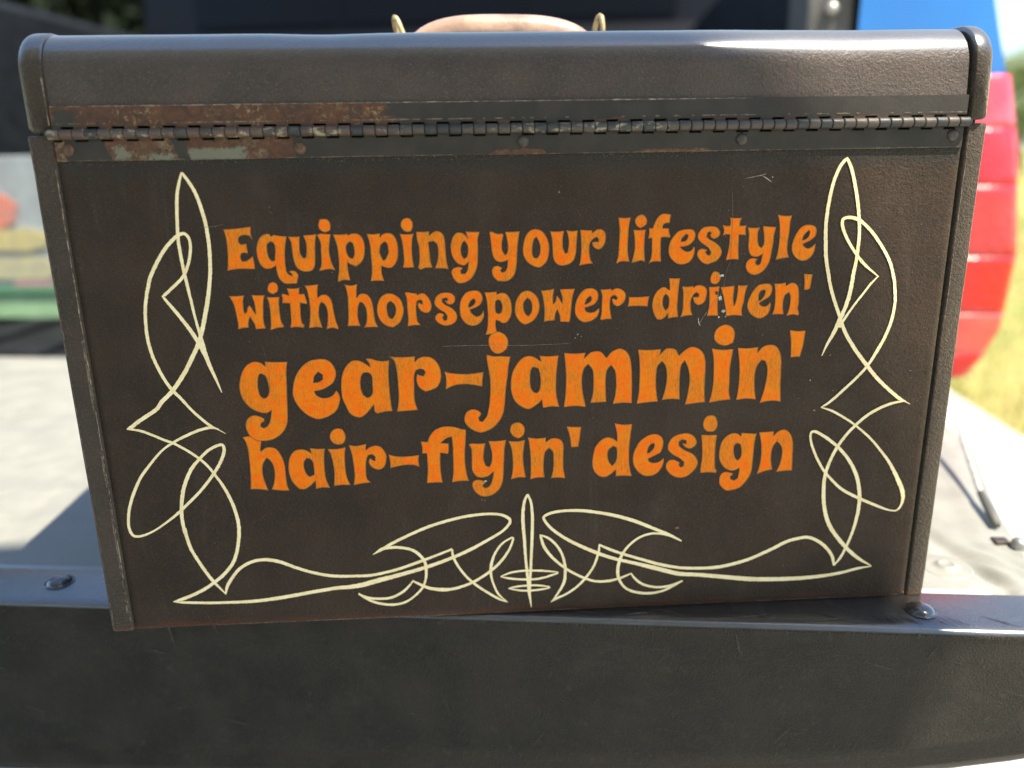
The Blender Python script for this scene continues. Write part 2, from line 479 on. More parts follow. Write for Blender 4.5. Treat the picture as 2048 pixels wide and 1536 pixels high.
# knuckle colour varies along the hinge: the shared mesh uses world-fixed texture through each object's own offset
def knuckle_world_mat():
    t = NT('hinge_knuckle_metal')
    geo = t.t.nodes.new('ShaderNodeNewGeometry')
    t.co = geo.outputs['Position']; t._xyz = None
    oi = t.t.nodes.new('ShaderNodeObjectInfo')
    x = t.xyz[0]
    a = t.noise(340, 5, .7, stretch=(.5, 1, 1)); b = t.noise(60, 4, w=4.0)
    dark = t.mix(t.ramp(x, -.085, -.045), (.115, .070, .052), (.058, .050, .045))
    c = t.mix(t.ramp(a, .4, .62), dark, (.085, .066, .052))
    c = t.mix(t.ramp(oi.outputs['Random'], .55, .9), c, (.036, .036, .035))
    wear = t.math('MULTIPLY', t.ramp(t.noise(460, 5, .7, stretch=(.45, 1, 1), w=7.0), .53, .60), t.ramp(b, .44, .56))
    wear = t.math('MULTIPLY', wear, t.band(x, -.21, .07, .02))
    c = t.mix(wear, c, (.34, .29, .20))
    return t.out(c, t.ramp(a, .3, .7, .38, .6), .12, t.bump(a, .45, .0003))
km_mat = knuckle_world_mat()
for me in km: me.materials[0] = km_mat
KY = -.0020
for k in range(NK):
    x = HX0 + KW * (k + .5)
    o = bpy.data.objects.new('knuckle', km[(k * 7) % 4]); COL.objects.link(o); o.parent = hinge
    o.location = (x, KY + y_at_hinge(x), HZ + random.uniform(-.00008, .00008))
    o.rotation_euler = (random.uniform(0, 6.28), random.uniform(-.01, .01), 0)
# pin ends
bm = bmesh.new()
for sx, x in ((-1, HX0), (1, HX1)):
    lathe(bm, [(.0021, 0), (.0018, .0004), (0, .0006)], (x, KY + y_at_hinge(x), HZ), (sx, 0, 0), 16)
obj('hinge_pin', bm, M['rivet'], hinge, smooth=True)
# leaves with real notches
def leaf(name, zedge, zin, tooth_to, phase, yfn, mat, label, ragged):
    bm = bmesh.new(); TH = .0010
    def strip(x0, x1, za, zb, n):
        f = []; b = []
        for i in range(n + 1):
            x = x0 + (x1 - x0) * i / n
            jag = ragged * noise.noise(Vector((x * 260, zedge * 100, 2))) + ragged * .6 * noise.noise(Vector((x * 900, zedge * 100, 4)))
            za_ = za + (jag if abs(za - zedge) < 1e-9 else 0)
            yy = yfn(x)
            f.append((bm.verts.new((x, -TH + yy, za_)), bm.verts.new((x, -TH + yy, zb))))
            b.append((bm.verts.new((x, .0004 + yy, za_)), bm.verts.new((x, .0004 + yy, zb))))
        for i in range(n):
            bm.faces.new((f[i][0], f[i + 1][0], f[i + 1][1], f[i][1]))
            e = bm.faces.new((f[i][0], b[i][0], b[i + 1][0], f[i + 1][0])); e.material_index = 1 if n > 1 else 0  # paler rim faces paint the highlight along the leaf edge
            bm.faces.new((f[i][1], f[i + 1][1], b[i + 1][1], b[i][1]))
        for i in (0, n):
            bm.faces.new((f[i][0], f[i][1], b[i][1], b[i][0]))
    strip(-.1990, .1993, zedge, zin, 420)
    for k in range(NK):
        if k % 2 == phase:
            xa = HX0 + KW * k + .0001; strip(max(xa, -.1990), min(xa + KW - .0002, .1993), zin, tooth_to, 1)
    bmesh.ops.remove_doubles(bm, verts=bm.verts, dist=1e-6)
    bmesh.ops.recalc_face_normals(bm, faces=bm.faces)
    return obj(name, bm, [mat, M['worn']], hinge, label=label)
leaf('upper_leaf', .2508, .24255, .2400, 0, lambda x: lid_lean(x, .246), M['leaf_up'], 'upper hinge leaf, rusted along its left third', .00010)
leaf('lower_leaf', .2283, .23620, .2386, 1, lambda x: panel_y(x, .232), M['leaf_lo'], 'lower hinge leaf with rust patches at the left', .00012)
# rivets
for x, z, mt, lb in ((-.1939, .2331, 'rivet_rust', 'brown rivet at the left end'), (-.0963, .2324, 'rivet_rust', 'rusty rivet'), (.0002, .2337, 'rivet', None), (.0973, .2333, 'rivet', None), (.1944, .2337, 'rivet', None)):
    bm = bmesh.new()
    yy = panel_y(x, z) - .0009
    lathe(bm, [(.00265, 0), (.0026, .00035), (.0022, .0008), (.0013, .00108), (0, .0012)], (x, yy, z), (0, -1, 0), 24)
    bmesh.ops.recalc_face_normals(bm, faces=bm.faces)
    obj('rivet', bm, M[mt], hinge, smooth=True, label=lb)
# grime and flaking paint gathered along the leaf edges
def crumbs(name, n, zc, zr, yfn, mats, smin, smax, xr=(-.198, .198), dens=None):
    bm = bmesh.new()
    for i in range(n):
        x = random.uniform(*xr)
        if dens and noise.noise(Vector((x * 35, zc * 50, 1))) < random.uniform(-.5, .35): continue
        z = zc + zr * (random.random() ** 2)
        s = random.uniform(smin, smax)
        yy = yfn(x, z) - .00005
        k = random.choice((3, 4, 5)); a0 = random.uniform(0, 6.28)
        vs = [bm.verts.new((x + s * random.uniform(.4, 1.1) * math.cos(a0 + 6.283 * j / k), yy - random.uniform(0, s * .5), z + s * random.uniform(.4, 1.3) * math.sin(a0 + 6.283 * j / k))) for j in range(k)]
        top = bm.verts.new((x, yy - s * random.uniform(.6, 1.1), z))
        for j in range(k):
            f = bm.faces.new((vs[j], vs[(j + 1) % k], top)); f.material_index = 0 if random.random() < .72 else (1 if random.random() < .7 else 2)
    return obj(name, bm, mats, hinge, kind='stuff')
flk = simple('dark_flake', (.045, .038, .030), .6); flk2 = simple('tan_flake', (.17, .12, .07), .7); flk3 = simple('pale_flake', (.34, .30, .23), .7)
crumbs('lower_edge_grime', 1300, .2280, -.0016, panel_y, [flk, flk2, flk3], .00008, .00032, dens=True)
crumbs('upper_edge_grime', 800, .2509, .0013, lambda x, z: lid_lean(x, z), [flk, flk2, flk3], .00007, .00028, dens=True)
crumbs('knuckle_grime', 420, .2363, -.0007, lambda x, z: panel_y(x, z) - .0010, [flk, flk2, flk3], .00006, .00022, dens=True)

# lettering --------------------------------------------------------
LETTERS = [
('E',[[-13288,19849,-12705,19878,-12098,19942,-12119,19616,-12080,19375,-12196,19554,-12385,19584,-12581,19546,-12682,19436,-12690,19275,-12588,19176,-12354,19210,-12349,19009,-12335,18775,-12499,18811,-12631,18772,-12676,18594,-12620,18430,-12407,18451,-12128,18654,-12107,18386,-12091,18074,-12574,18095,-12898,18093,-13308,18037,-13247,18444,-13207,19092,-13224,19511]]),
('q',[[-11324,19616,-11238,19502,-11119,19570,-10915,19521,-10571,19488,-10639,19199,-10716,18713,-10732,18190,-10681,17860,-10467,17706,-10504,17839,-10611,17918,-10443,17970,-10286,17900,-10204,17716,-10299,17387,-10822,17393,-11060,17637,-11143,17970,-11162,18217,-11341,18106,-11604,18079,-11815,18232,-11926,18577,-11935,18968,-11835,19321,-11652,19543,-11452,19619],[-11292,19277,-11169,19226,-11125,19080,-11130,18788,-11187,18430,-11312,18407,-11426,18566,-11478,18860,-11450,19151]]),
('u',[[-10502,19470,-10244,19465,-10002,19469,-10035,19089,-10034,18731,-9892,18499,-9789,18562,-9733,18952,-9760,19277,-9836,19521,-9529,19530,-9252,19563,-9336,19203,-9372,18684,-9432,18160,-9596,17950,-9926,17915,-10206,18063,-10341,18378,-10381,18836,-10395,19226]]),
('i',[[-9223,19524,-9073,19579,-8623,19544,-8696,19222,-8745,18800,-8697,18374,-8534,17935,-8807,17998,-9255,17925,-9133,18219,-9102,18808,-9103,19198],'+',[-9055,20194,-8893,20217,-8703,20171,-8604,19993,-8624,19737,-8776,19650,-8938,19647,-9089,19779,-9131,19972]]),
('p',[[-8511,19525,-8171,19518,-7894,19545,-7866,19480,-7683,19550,-7424,19535,-7241,19353,-7163,19059,-7184,18635,-7311,18310,-7588,18085,-7812,18173,-7961,18285,-7972,17995,-7901,17469,-8189,17486,-8442,17408,-8458,17509,-8370,17938,-8345,18497,-8385,19053],[-7805,19203,-7679,19135,-7630,18906,-7634,18612,-7728,18434,-7886,18520,-7981,18784,-7962,19044]]),
('p',[[-7024,19527,-6733,19504,-6438,19537,-6466,19353,-6310,19496,-6079,19549,-5856,19454,-5709,19158,-5673,18733,-5756,18307,-5935,18047,-6104,17985,-6299,18022,-6460,18085,-6463,17761,-6376,17399,-6632,17425,-6980,17407,-6906,17804,-6897,18465,-6923,19087],[-6264,19170,-6155,19086,-6118,18874,-6113,18677,-6243,18417,-6347,18321,-6450,18520,-6502,18751,-6437,19011]]),
('i',[[-5577,19497,-5300,19468,-4946,19484,-5017,19241,-5060,18719,-5033,18258,-4987,17992,-5245,17981,-5493,17987,-5433,18300,-5447,18859,-5492,19251],'+',[-5231,20189,-5070,20154,-4965,19969,-4987,19727,-5065,19599,-5262,19578,-5435,19704,-5499,19899,-5414,20106]]),
('n',[[-4821,19568,-4511,19562,-4255,19583,-4257,19388,-4053,19546,-3855,19581,-3647,19457,-3574,19211,-3545,18686,-3513,18223,-3443,17873,-3724,17913,-4056,17921,-3925,18266,-3876,18661,-3912,18989,-4070,19140,-4295,19102,-4270,18702,-4239,18273,-4170,17956,-4486,17947,-4721,17870,-4816,17971,-4735,18284,-4738,18909,-4805,19237]]),
('g',[[-2609,19533,-2313,19517,-1990,19510,-2075,19179,-2079,18654,-2122,18059,-2232,17695,-2441,17398,-2748,17237,-3016,17227,-3210,17416,-3315,17720,-3226,17885,-2991,17962,-2793,17901,-2890,17777,-2868,17643,-2701,17639,-2579,17803,-2524,18184,-2689,18039,-2855,18042,-3083,18180,-3255,18482,-3306,18878,-3210,19268,-3038,19476,-2807,19488,-2614,19354,-2503,19204],[-2687,19127,-2560,18960,-2529,18697,-2577,18434,-2713,18321,-2824,18472,-2859,18737,-2790,18998]]),
('y',[[-1539,19478,-1472,19519,-1210,19416,-972,19417,-920,19335,-986,19025,-976,18663,-847,18428,-734,18624,-727,18987,-828,19486,-514,19480,-182,19492,-254,19075,-300,18615,-335,18018,-443,17552,-750,17273,-1221,17275,-1417,17508,-1471,17777,-1391,17926,-1206,17971,-991,17866,-1083,17768,-1011,17666,-860,17696,-766,17894,-734,18227,-902,18164,-1136,18143,-1334,18274,-1443,18574,-1483,19036]]),
('o',[[515,19576,780,19512,979,19311,1128,18947,1150,18583,1058,18153,872,17957,687,17854,402,17934,135,18141,-28,18476,-24,18873,81,19265,282,19506],[579,19238,678,19055,749,18790,724,18460,606,18280,455,18300,380,18501,403,18897,478,19142]]),
('u',[[1212,19470,1512,19448,1828,19474,1779,19196,1773,18768,1881,18467,1999,18498,2054,18894,2013,19290,1928,19504,2179,19457,2452,19477,2409,18952,2369,18423,2253,18126,2017,17958,1680,17922,1444,18061,1327,18380,1311,18844,1278,19174]]),
('r',[[2572,19508,2846,19486,3107,19470,3116,19349,3315,19492,3515,19528,3685,19386,3739,19122,3677,18826,3528,18647,3360,18618,3173,18754,3120,18937,3255,18961,3416,18947,3421,19079,3319,19170,3186,19101,3020,18890,2990,18543,3045,18175,3159,17978,2895,17961,2524,17902,2590,18118,2620,18551,2609,19080]]),
('l',[[4303,20019,4588,19995,4866,20008,4804,19696,4773,19259,4760,18653,4797,18291,4855,18011,4633,18044,4435,18035,4282,17946,4252,17997,4331,18302,4360,18938,4370,19487]]),
('i',[[5006,19460,5273,19436,5559,19457,5530,19106,5524,18581,5570,17989,5397,18060,5200,18017,4953,17953,5049,18369,5091,18701,5063,19144],'+',[5337,20134,5478,20096,5610,19898,5596,19708,5465,19601,5327,19528,5156,19635,5067,19827,5131,20016]]),
('f',[[5714,19520,5894,19505,5965,19728,6097,19970,6288,20130,6483,20147,6703,20100,6674,19904,6667,19735,6471,19723,6362,19638,6353,19501,6626,19490,6656,19303,6727,19076,6494,19100,6291,19090,6285,18786,6296,18342,6323,17978,6137,18004,5911,17987,5742,17912,5843,18128,5881,18462,5869,19072,5701,19061,5741,19294]]),
('e',[[7412,19425,7637,19434,7796,19362,7875,19195,7843,18975,7723,18811,7558,18704,7361,18652,7191,18642,7310,18514,7514,18421,7711,18464,7817,18629,7875,18586,7860,18307,7758,18057,7566,17893,7254,17839,6964,17949,6726,18220,6658,18501,6702,18833,6834,19079,7050,19322,7216,19396],[7435,19218,7550,19174,7515,19023,7407,18901,7210,18877,7260,19028]]),
('s',[[8649,19537,8850,19491,9000,19337,9024,19171,8918,19035,8751,18969,8619,19041,8562,19153,8624,19221,8549,19305,8438,19252,8405,19073,8539,18960,8802,18816,9041,18616,9145,18390,9095,18168,8907,17947,8682,17868,8514,17810,8280,17891,8070,18106,7997,18304,8052,18470,8219,18536,8464,18475,8393,18379,8461,18266,8578,18221,8642,18346,8532,18543,8354,18686,8118,18858,7993,19082,8053,19301,8228,19490,8452,19535]]),
('t',[[9452,19910,9751,19885,10000,19893,9931,19731,9929,19538,10241,19546,10204,19367,10241,19112,9911,19139,9917,18820,9930,18401,9970,17993,9695,18019,9368,17987,9448,18412,9484,18773,9490,19147,9313,19165,9160,19107,9203,19333,9132,19587,9290,19546,9474,19548,9491,19739]]),
('y',[[10304,19454,10576,19429,10874,19437,10802,19245,10805,18912,10874,18632,10997,18512,11099,18683,11095,19017,11012,19503,11313,19469,11629,19443,11558,19063,11544,18673,11482,18171,11408,17806,11228,17498,10953,17306,10724,17268,10485,17374,10340,17604,10340,17830,10472,17996,10671,18042,10861,17987,10768,17877,10806,17749,10924,17718,11018,17815,11088,18235,10895,18127,10665,18118,10484,18249,10394,18531,10382,18921,10360,19254]]),
('l',[[11666,19998,11989,19942,12344,19952,12283,19656,12274,19242,12230,18715,12248,18322,12348,18039,12113,18016,11715,17946,11780,18220,11828,18723,11814,19335,11746,19777]]),
('e',[[13024,19509,13312,19498,13507,19397,13561,19216,13527,19022,13424,18885,13206,18750,12956,18643,13054,18501,13234,18427,13400,18508,13561,18644,13544,18350,13437,18099,13222,17906,12935,17870,12661,18032,12481,18289,12446,18542,12483,18793,12601,19097,12779,19370],[13189,19265,13253,19194,13212,19000,13081,18864,12918,18817,12980,19033]]),
('w',[[-13376,16874,-13051,16874,-12704,16894,-12779,16641,-12788,16203,-12747,16056,-12658,16171,-12597,16345,-12516,16436,-12430,16311,-12275,16014,-12265,16248,-12289,16570,-12368,16906,-12087,16885,-11780,16891,-11872,16618,-11916,16181,-11948,15711,-11892,15354,-12100,15345,-12330,15331,-12377,15575,-12542,15918,-12622,15700,-12666,15411,-12897,15397,-13130,15353,-13115,15624,-13150,16096,-13226,16565]]),
('i',[[-11699,16794,-11416,16781,-11136,16788,-11182,16542,-11186,16044,-11162,15690,-11062,15444,-11090,15386,-11381,15355,-11677,15265,-11637,15525,-11614,16055,-11626,16524],'+',[-11363,17479,-11215,17398,-11154,17209,-11207,17036,-11403,16920,-11565,17002,-11629,17163,-11541,17391]]),
('t',[[-10777,17171,-10472,17149,-10208,17180,-10244,16896,-10009,16905,-9957,16686,-9908,16486,-9964,16437,-10231,16494,-10247,16137,-10252,15754,-10214,15531,-10126,15484,-10158,15342,-10457,15380,-10770,15359,-10707,15648,-10696,16090,-10688,16485,-11029,16509,-10996,16712,-11031,16881,-10947,16929,-10699,16835,-10725,17025]]),
('h',[[-9972,17272,-9635,17287,-9363,17315,-9417,16992,-9427,16701,-9245,16828,-9017,16822,-8858,16658,-8778,16392,-8757,16098,-8680,15593,-8591,15308,-8606,15219,-8847,15294,-9140,15249,-9099,15397,-9037,15751,-9042,16135,-9136,16402,-9285,16508,-9388,16291,-9430,15880,-9376,15553,-9314,15313,-9623,15351,-9929,15315,-9848,15773,-9806,16272,-9833,16799,-9891,17120]]),
('h',[[-8193,17295,-8124,17265,-7869,17238,-7602,17281,-7648,17035,-7674,16657,-7525,16814,-7322,16847,-7127,16746,-6999,16493,-6947,16169,-6897,15575,-6779,15274,-7104,15288,-7425,15276,-7311,15467,-7259,15822,-7292,16207,-7408,16416,-7543,16463,-7637,16216,-7678,15833,-7640,15535,-7589,15349,-7884,15369,-8175,15348,-8109,15667,-8077,16316,-8071,16813,-8131,17164]]),
('o',[[-6200,16830,-5945,16760,-5696,16548,-5576,16192,-5586,15896,-5753,15485,-6087,15240,-6374,15322,-6651,15568,-6774,15928,-6752,16281,-6617,16601,-6405,16786],[-6134,16471,-5996,16350,-5921,16142,-5966,15847,-6109,15637,-6249,15721,-6322,15975,-6319,16270,-6239,16415]]),
('r',[[-5478,16836,-5362,16862,-5161,16822,-4946,16793,-4920,16719,-4699,16802,-4501,16709,-4351,16485,-4284,16218,-4344,15982,-4465,15882,-4682,15917,-4849,16084,-4913,16263,-4850,16380,-4765,16319,-4694,16281,-4693,16435,-4800,16511,-4934,16441,-4991,16147,-4987,15762,-4950,15493,-4827,15316,-5148,15319,-5420,15272,-5380,15653,-5398,16158,-5404,16600]]),
('s',[[-3626,16804,-3367,16760,-3198,16603,-3205,16397,-3327,16252,-3502,16257,-3643,16378,-3655,16444,-3554,16406,-3521,16523,-3636,16555,-3783,16515,-3775,16352,-3620,16215,-3362,16075,-3180,15863,-3129,15623,-3225,15416,-3450,15287,-3715,15265,-3974,15377,-4128,15560,-4122,15709,-4000,15840,-3838,15850,-3725,15758,-3803,15641,-3735,15490,-3617,15517,-3581,15695,-3691,15876,-3891,16000,-4088,16183,-4144,16362,-4070,16595,-3890,16752]]),
('e',[[-2373,16861,-2140,16841,-1983,16705,-1931,16482,-2010,16248,-2219,16090,-2530,15979,-2447,15814,-2260,15666,-2083,15685,-1962,15816,-1907,15925,-1884,15679,-2002,15413,-2213,15254,-2479,15222,-2741,15343,-2937,15618,-2987,15887,-2975,16243,-2878,16536,-2666,16781],[-2354,16493,-2268,16432,-2272,16299,-2408,16154,-2571,16070,-2582,16189,-2489,16378]]),
('p',[[-1836,16760,-1558,16768,-1280,16790,-1268,16657,-1062,16726,-858,16677,-672,16451,-590,16063,-640,15646,-823,15351,-1030,15312,-1206,15422,-1338,15461,-1358,15185,-1305,14897,-1544,14813,-1841,14770,-1729,15135,-1701,15675,-1719,16151,-1768,16537],[-1215,16420,-1099,16343,-1031,16074,-1080,15807,-1199,15751,-1330,15814,-1354,16083,-1333,16349]]),
('o',[[111,16800,345,16735,578,16508,694,16149,662,15792,452,15437,184,15264,-25,15224,-260,15396,-418,15700,-443,16029,-364,16384,-155,16689],[137,16460,283,16337,354,16098,322,15800,172,15601,40,15718,-45,15989,-27,16256]]),
('w',[[771,16783,1080,16805,1380,16857,1330,16518,1338,16147,1433,16249,1507,16544,1610,16408,1758,16151,1758,16448,1639,16821,1963,16828,2341,16833,2245,16525,2188,16051,2146,15572,2094,15273,1670,15299,1640,15586,1527,15903,1432,15651,1396,15367,1135,15359,903,15320,929,15785,901,16143,844,16531]]),
('e',[[3031,16842,3268,16792,3419,16611,3422,16343,3277,16108,3040,15995,2803,15941,2864,15790,3044,15695,3282,15734,3473,15894,3485,15714,3375,15476,3138,15316,2810,15243,2540,15378,2374,15653,2357,15983,2429,16309,2590,16602,2795,16789],[3065,16486,3131,16380,3082,16233,2950,16132,2802,16085,2888,16327]]),
('r',[[3535,16762,3772,16765,4038,16788,4046,16699,4246,16798,4454,16778,4635,16655,4723,16459,4675,16222,4500,16017,4308,15956,4141,16086,4083,16297,4166,16318,4286,16262,4338,16350,4252,16471,4133,16480,4022,16388,3985,16120,4004,15760,4080,15366,3825,15373,3601,15319,3541,15381,3596,15651,3606,16010,3614,16457]]),
('-',[[4874,16381,5327,16370,5829,16387,5782,16164,5760,15919,5309,15951,4831,15943,4870,16157]]),
('d',[[6730,17216,6969,17198,7252,17198,7209,16814,7185,16308,7174,15858,7230,15373,6983,15355,6749,15310,6749,15567,6620,15389,6413,15274,6231,15294,6072,15555,5984,15919,6018,16278,6157,16572,6359,16760,6537,16801,6782,16646,6772,16913],[6609,16472,6734,16349,6774,16079,6738,15839,6623,15707,6511,15875,6471,16146,6523,16384]]),
('r',[[7367,16816,7614,16789,7876,16821,7892,16738,8061,16838,8270,16847,8486,16723,8551,16513,8487,16125,8344,15963,8151,15908,7978,16048,7901,16290,8027,16302,8162,16298,8177,16432,8061,16519,7945,16438,7821,16202,7805,15902,7831,15660,7911,15440,7645,15423,7345,15370,7425,15610,7439,16002,7434,16451]]),
('i',[[8640,16757,8880,16751,9135,16765,9107,16462,9094,16162,9090,15801,9137,15382,8863,15398,8615,15383,8678,15751,8686,16173,8668,16502],'+',[8901,17476,9084,17398,9161,17204,9107,16998,8964,16877,8782,16911,8683,17067,8716,17303,8798,17443]]),
('v',[[9197,16728,9542,16749,9835,16787,9830,16474,9818,16174,9871,15811,9949,16020,10002,16379,10015,16797,10233,16777,10480,16792,10377,16430,10340,16070,10261,15649,10295,15351,9928,15385,9504,15351,9507,15548,9422,15973,9323,16366]]),
('e',[[11315,16846,11529,16820,11655,16668,11649,16428,11543,16221,11311,16076,11078,15931,11178,15807,11394,15765,11539,15859,11578,15948,11644,15886,11618,15614,11514,15373,11251,15213,10974,15235,10685,15441,10529,15733,10528,15975,10629,16274,10791,16569,11017,16788],[11291,16557,11343,16466,11282,16257,11129,16065,11039,16053,11037,16293,11128,16501]]),
('n',[[11746,16830,12042,16832,12296,16876,12310,16712,12527,16841,12709,16836,12872,16698,12950,16426,12987,15882,12964,15609,13052,15363,12991,15288,12741,15341,12439,15282,12537,15590,12575,15953,12564,16195,12471,16408,12300,16262,12234,16022,12241,15659,12295,15359,12034,15375,11753,15367,11828,15669,11837,16153,11809,16514]]),
("'",[[13127,17264,13342,17238,13540,17225,13509,16892,13477,16563,13360,16506,13199,16510,13186,16870]]),
('g',[[-12094,13783,-11617,13753,-11063,13752,-11154,13243,-11186,12619,-11239,11831,-11301,10954,-11435,10515,-11733,10161,-12172,9932,-12630,9900,-12998,10002,-13228,10335,-13290,10741,-13154,11038,-12915,11178,-12655,11153,-12387,11012,-12420,10872,-12561,10776,-12596,10616,-12452,10543,-12252,10665,-12112,10942,-12009,11419,-12228,11287,-12526,11317,-12883,11488,-13185,11816,-13361,12256,-13370,12688,-13247,13152,-13000,13571,-12684,13774,-12389,13776,-12198,13663,-12081,13543],[-12298,13220,-12127,13079,-12046,12764,-12033,12332,-12151,12079,-12307,12005,-12461,12148,-12525,12505,-12493,12934,-12414,13165]]),
('e',[[-9500,13844,-9174,13746,-8937,13448,-8870,13095,-8990,12746,-9192,12556,-9544,12370,-9944,12284,-9865,12103,-9652,11958,-9352,11948,-9098,12059,-8912,12290,-8797,12069,-8777,11830,-8944,11356,-9267,11086,-9697,10919,-9999,10930,-10431,11186,-10771,11617,-10938,12059,-10921,12453,-10761,12997,-10460,13455,-10064,13753,-9762,13821],[-9680,13229,-9487,13075,-9506,12841,-9702,12729,-9947,12698,-9884,13009]]),
('a',[[-7440,13791,-7197,13784,-6979,13700,-6645,13651,-6362,13681,-6433,13098,-6432,12468,-6414,11792,-6353,11188,-6677,11179,-7083,11092,-7189,11216,-7207,11538,-7474,11226,-7757,10974,-8025,10943,-8354,11135,-8549,11583,-8671,11985,-8675,12539,-8572,13086,-8336,13507,-8060,13712,-7762,13704,-7545,13600,-7261,13377,-7306,13554],[-7483,13130,-7317,13086,-7214,12926,-7211,12493,-7226,12137,-7352,11942,-7507,11888,-7684,12072,-7773,12432,-7744,12864,-7616,13095]]),
('r',[[-6349,13852,-5760,13815,-5159,13836,-5192,13545,-4975,13753,-4672,13810,-4374,13735,-4121,13474,-3992,13118,-3994,12684,-4168,12333,-4441,12183,-4749,12105,-5006,12300,-5135,12602,-5106,12975,-4977,12912,-4809,12860,-4707,13022,-4776,13181,-4962,13226,-5154,13153,-5243,12881,-5268,12368,-5278,11771,-5235,11489,-5153,11205,-5632,11181,-6122,11157,-6019,11796,-6014,12590,-6052,13259,-6143,13652]]),
('-',[[-3817,13053,-3498,12965,-2892,12907,-2397,12931,-1977,12977,-2023,12662,-2052,12266,-2451,12358,-2870,12411,-3367,12367,-3774,12181,-3750,12518,-3761,12835]]),
('j',[[-1804,13815,-1465,13727,-1124,13729,-688,13685,-770,13295,-836,12784,-924,12150,-994,11429,-1060,10986,-1223,10584,-1581,10187,-1975,9995,-2248,9963,-2631,10141,-2894,10437,-2943,10725,-2837,11005,-2602,11139,-2333,11102,-2137,10941,-2166,10840,-2266,10722,-2233,10537,-2078,10511,-1878,10770,-1751,11252,-1677,11934,-1680,12652,-1760,13286,-1809,13640],'+',[-1251,14909,-990,14798,-824,14582,-791,14310,-910,14022,-1235,13849,-1498,13942,-1662,14219,-1692,14568,-1536,14813]]),
('a',[[169,13698,435,13632,758,13406,695,13691,1084,13652,1581,13684,1524,13186,1474,12553,1474,11832,1543,11426,1629,11131,1232,11161,843,11105,787,11532,611,11336,299,11123,104,11069,-205,11201,-510,11494,-658,11901,-697,12382,-605,12896,-408,13284,-137,13590],[431,13140,622,13075,697,12816,734,12417,673,12019,556,11862,383,11928,250,12193,227,12592,257,12948,336,13124]]),
('m',[[1855,13790,2360,13748,2859,13772,2804,13499,3089,13766,3395,13835,3626,13770,3870,13487,4088,13756,4355,13897,4585,13918,4859,13734,5023,13374,5096,12776,5129,11933,5136,11203,4684,11238,4214,11192,4323,11636,4358,12239,4300,12801,4100,13144,3911,12892,3848,12496,3858,11853,3891,11305,3508,11297,3117,11278,3247,11792,3258,12514,3214,12914,2999,13217,2789,12966,2708,12531,2741,11889,2904,11093,2376,11152,1850,11116,1926,11834,1943,12635,1902,13349]]),
('m',[[5375,13856,5913,13821,6473,13844,6432,13569,6686,13838,6956,13877,7192,13784,7359,13502,7583,13713,7847,13883,8080,13896,8358,13769,8566,13506,8659,13067,8673,12345,8678,11698,8727,11133,8253,11099,7741,11034,7839,11481,7912,12046,7913,12449,7815,12893,7642,13256,7479,12983,7439,12544,7448,11859,7483,11309,7055,11351,6603,11309,6725,11760,6810,12403,6738,12965,6553,13249,6347,13017,6284,12580,6308,11895,6409,11242,5956,11224,5384,11162,5470,11720,5486,12525,5466,13242]]),
('i',[[8921,13804,9413,13727,9966,13742,9909,13268,9864,12710,9883,12065,9880,11659,9973,11227,9479,11182,8927,11098,9039,11605,9085,12211,9064,12975,9020,13414],'+',[9459,14940,9774,14865,9962,14646,9998,14371,9939,14059,9635,13930,9320,13978,9077,14162,9003,14438,9122,14747]]),
('n',[[10190,13795,10701,13761,11187,13806,11167,13529,11403,13800,11710,13898,12028,13841,12247,13557,12357,13155,12387,12512,12423,11700,12490,11042,11997,11099,11444,11002,11601,11604,11693,12251,11697,12735,11572,13099,11390,13164,11194,12870,11106,12431,11145,11741,11240,11186,10749,11243,10274,11189,10337,11766,10346,12575,10283,13257]]),
("'",[[12676,14579,13071,14528,13431,14542,13382,13881,13265,13268,13020,13264,12803,13254,12770,13899]]),
('h',[[-13494,10115,-13166,10141,-12844,9926,-12642,9881,-12717,9550,-12729,9363,-12469,9540,-12191,9560,-11960,9447,-11753,9065,-11656,8609,-11653,8078,-11628,7580,-11548,7308,-11986,7326,-12394,7388,-12243,7758,-12164,8212,-12208,8668,-12355,8937,-12485,9025,-12671,8723,-12744,8348,-12702,7890,-12563,7349,-12993,7424,-13394,7440,-13337,7992,-13309,8597,-13309,9422,-13370,9833]]),
('a',[[-10391,9457,-10020,9406,-9689,9409,-9753,8915,-9771,8234,-9730,7774,-9593,7365,-9936,7398,-10266,7342,-10258,7775,-10489,7535,-10787,7355,-11067,7366,-11321,7683,-11461,8071,-11482,8527,-11375,9013,-11139,9323,-10854,9407,-10580,9359,-10334,9181],[-10581,8946,-10410,8902,-10304,8709,-10280,8367,-10286,8082,-10522,7988,-10666,8154,-10744,8461,-10718,8763]]),
('i',[[-9535,9377,-9082,9371,-8700,9440,-8763,8953,-8776,8386,-8734,7888,-8594,7479,-9010,7496,-9395,7461,-9332,7911,-9327,8445,-9406,9015],'+',[-9004,10410,-8801,10355,-8677,10147,-8651,9923,-8764,9667,-8997,9582,-9234,9665,-9385,9875,-9372,10135,-9218,10333]]),
('r',[[-8529,9546,-8165,9495,-7706,9572,-7744,9255,-7506,9415,-7223,9468,-6984,9358,-6793,9031,-6797,8653,-6921,8353,-7158,8229,-7435,8316,-7615,8532,-7619,8741,-7526,8832,-7444,8734,-7323,8691,-7310,8899,-7460,9037,-7656,8988,-7756,8689,-7803,8082,-7770,7774,-7606,7575,-8015,7545,-8429,7461,-8359,7950,-8370,8560,-8421,9092]]),
('-',[[-6660,8996,-6366,8902,-5980,8857,-5591,8873,-5208,8904,-5242,8632,-5212,8288,-5473,8405,-5897,8421,-6254,8366,-6613,8284,-6610,8646]]),
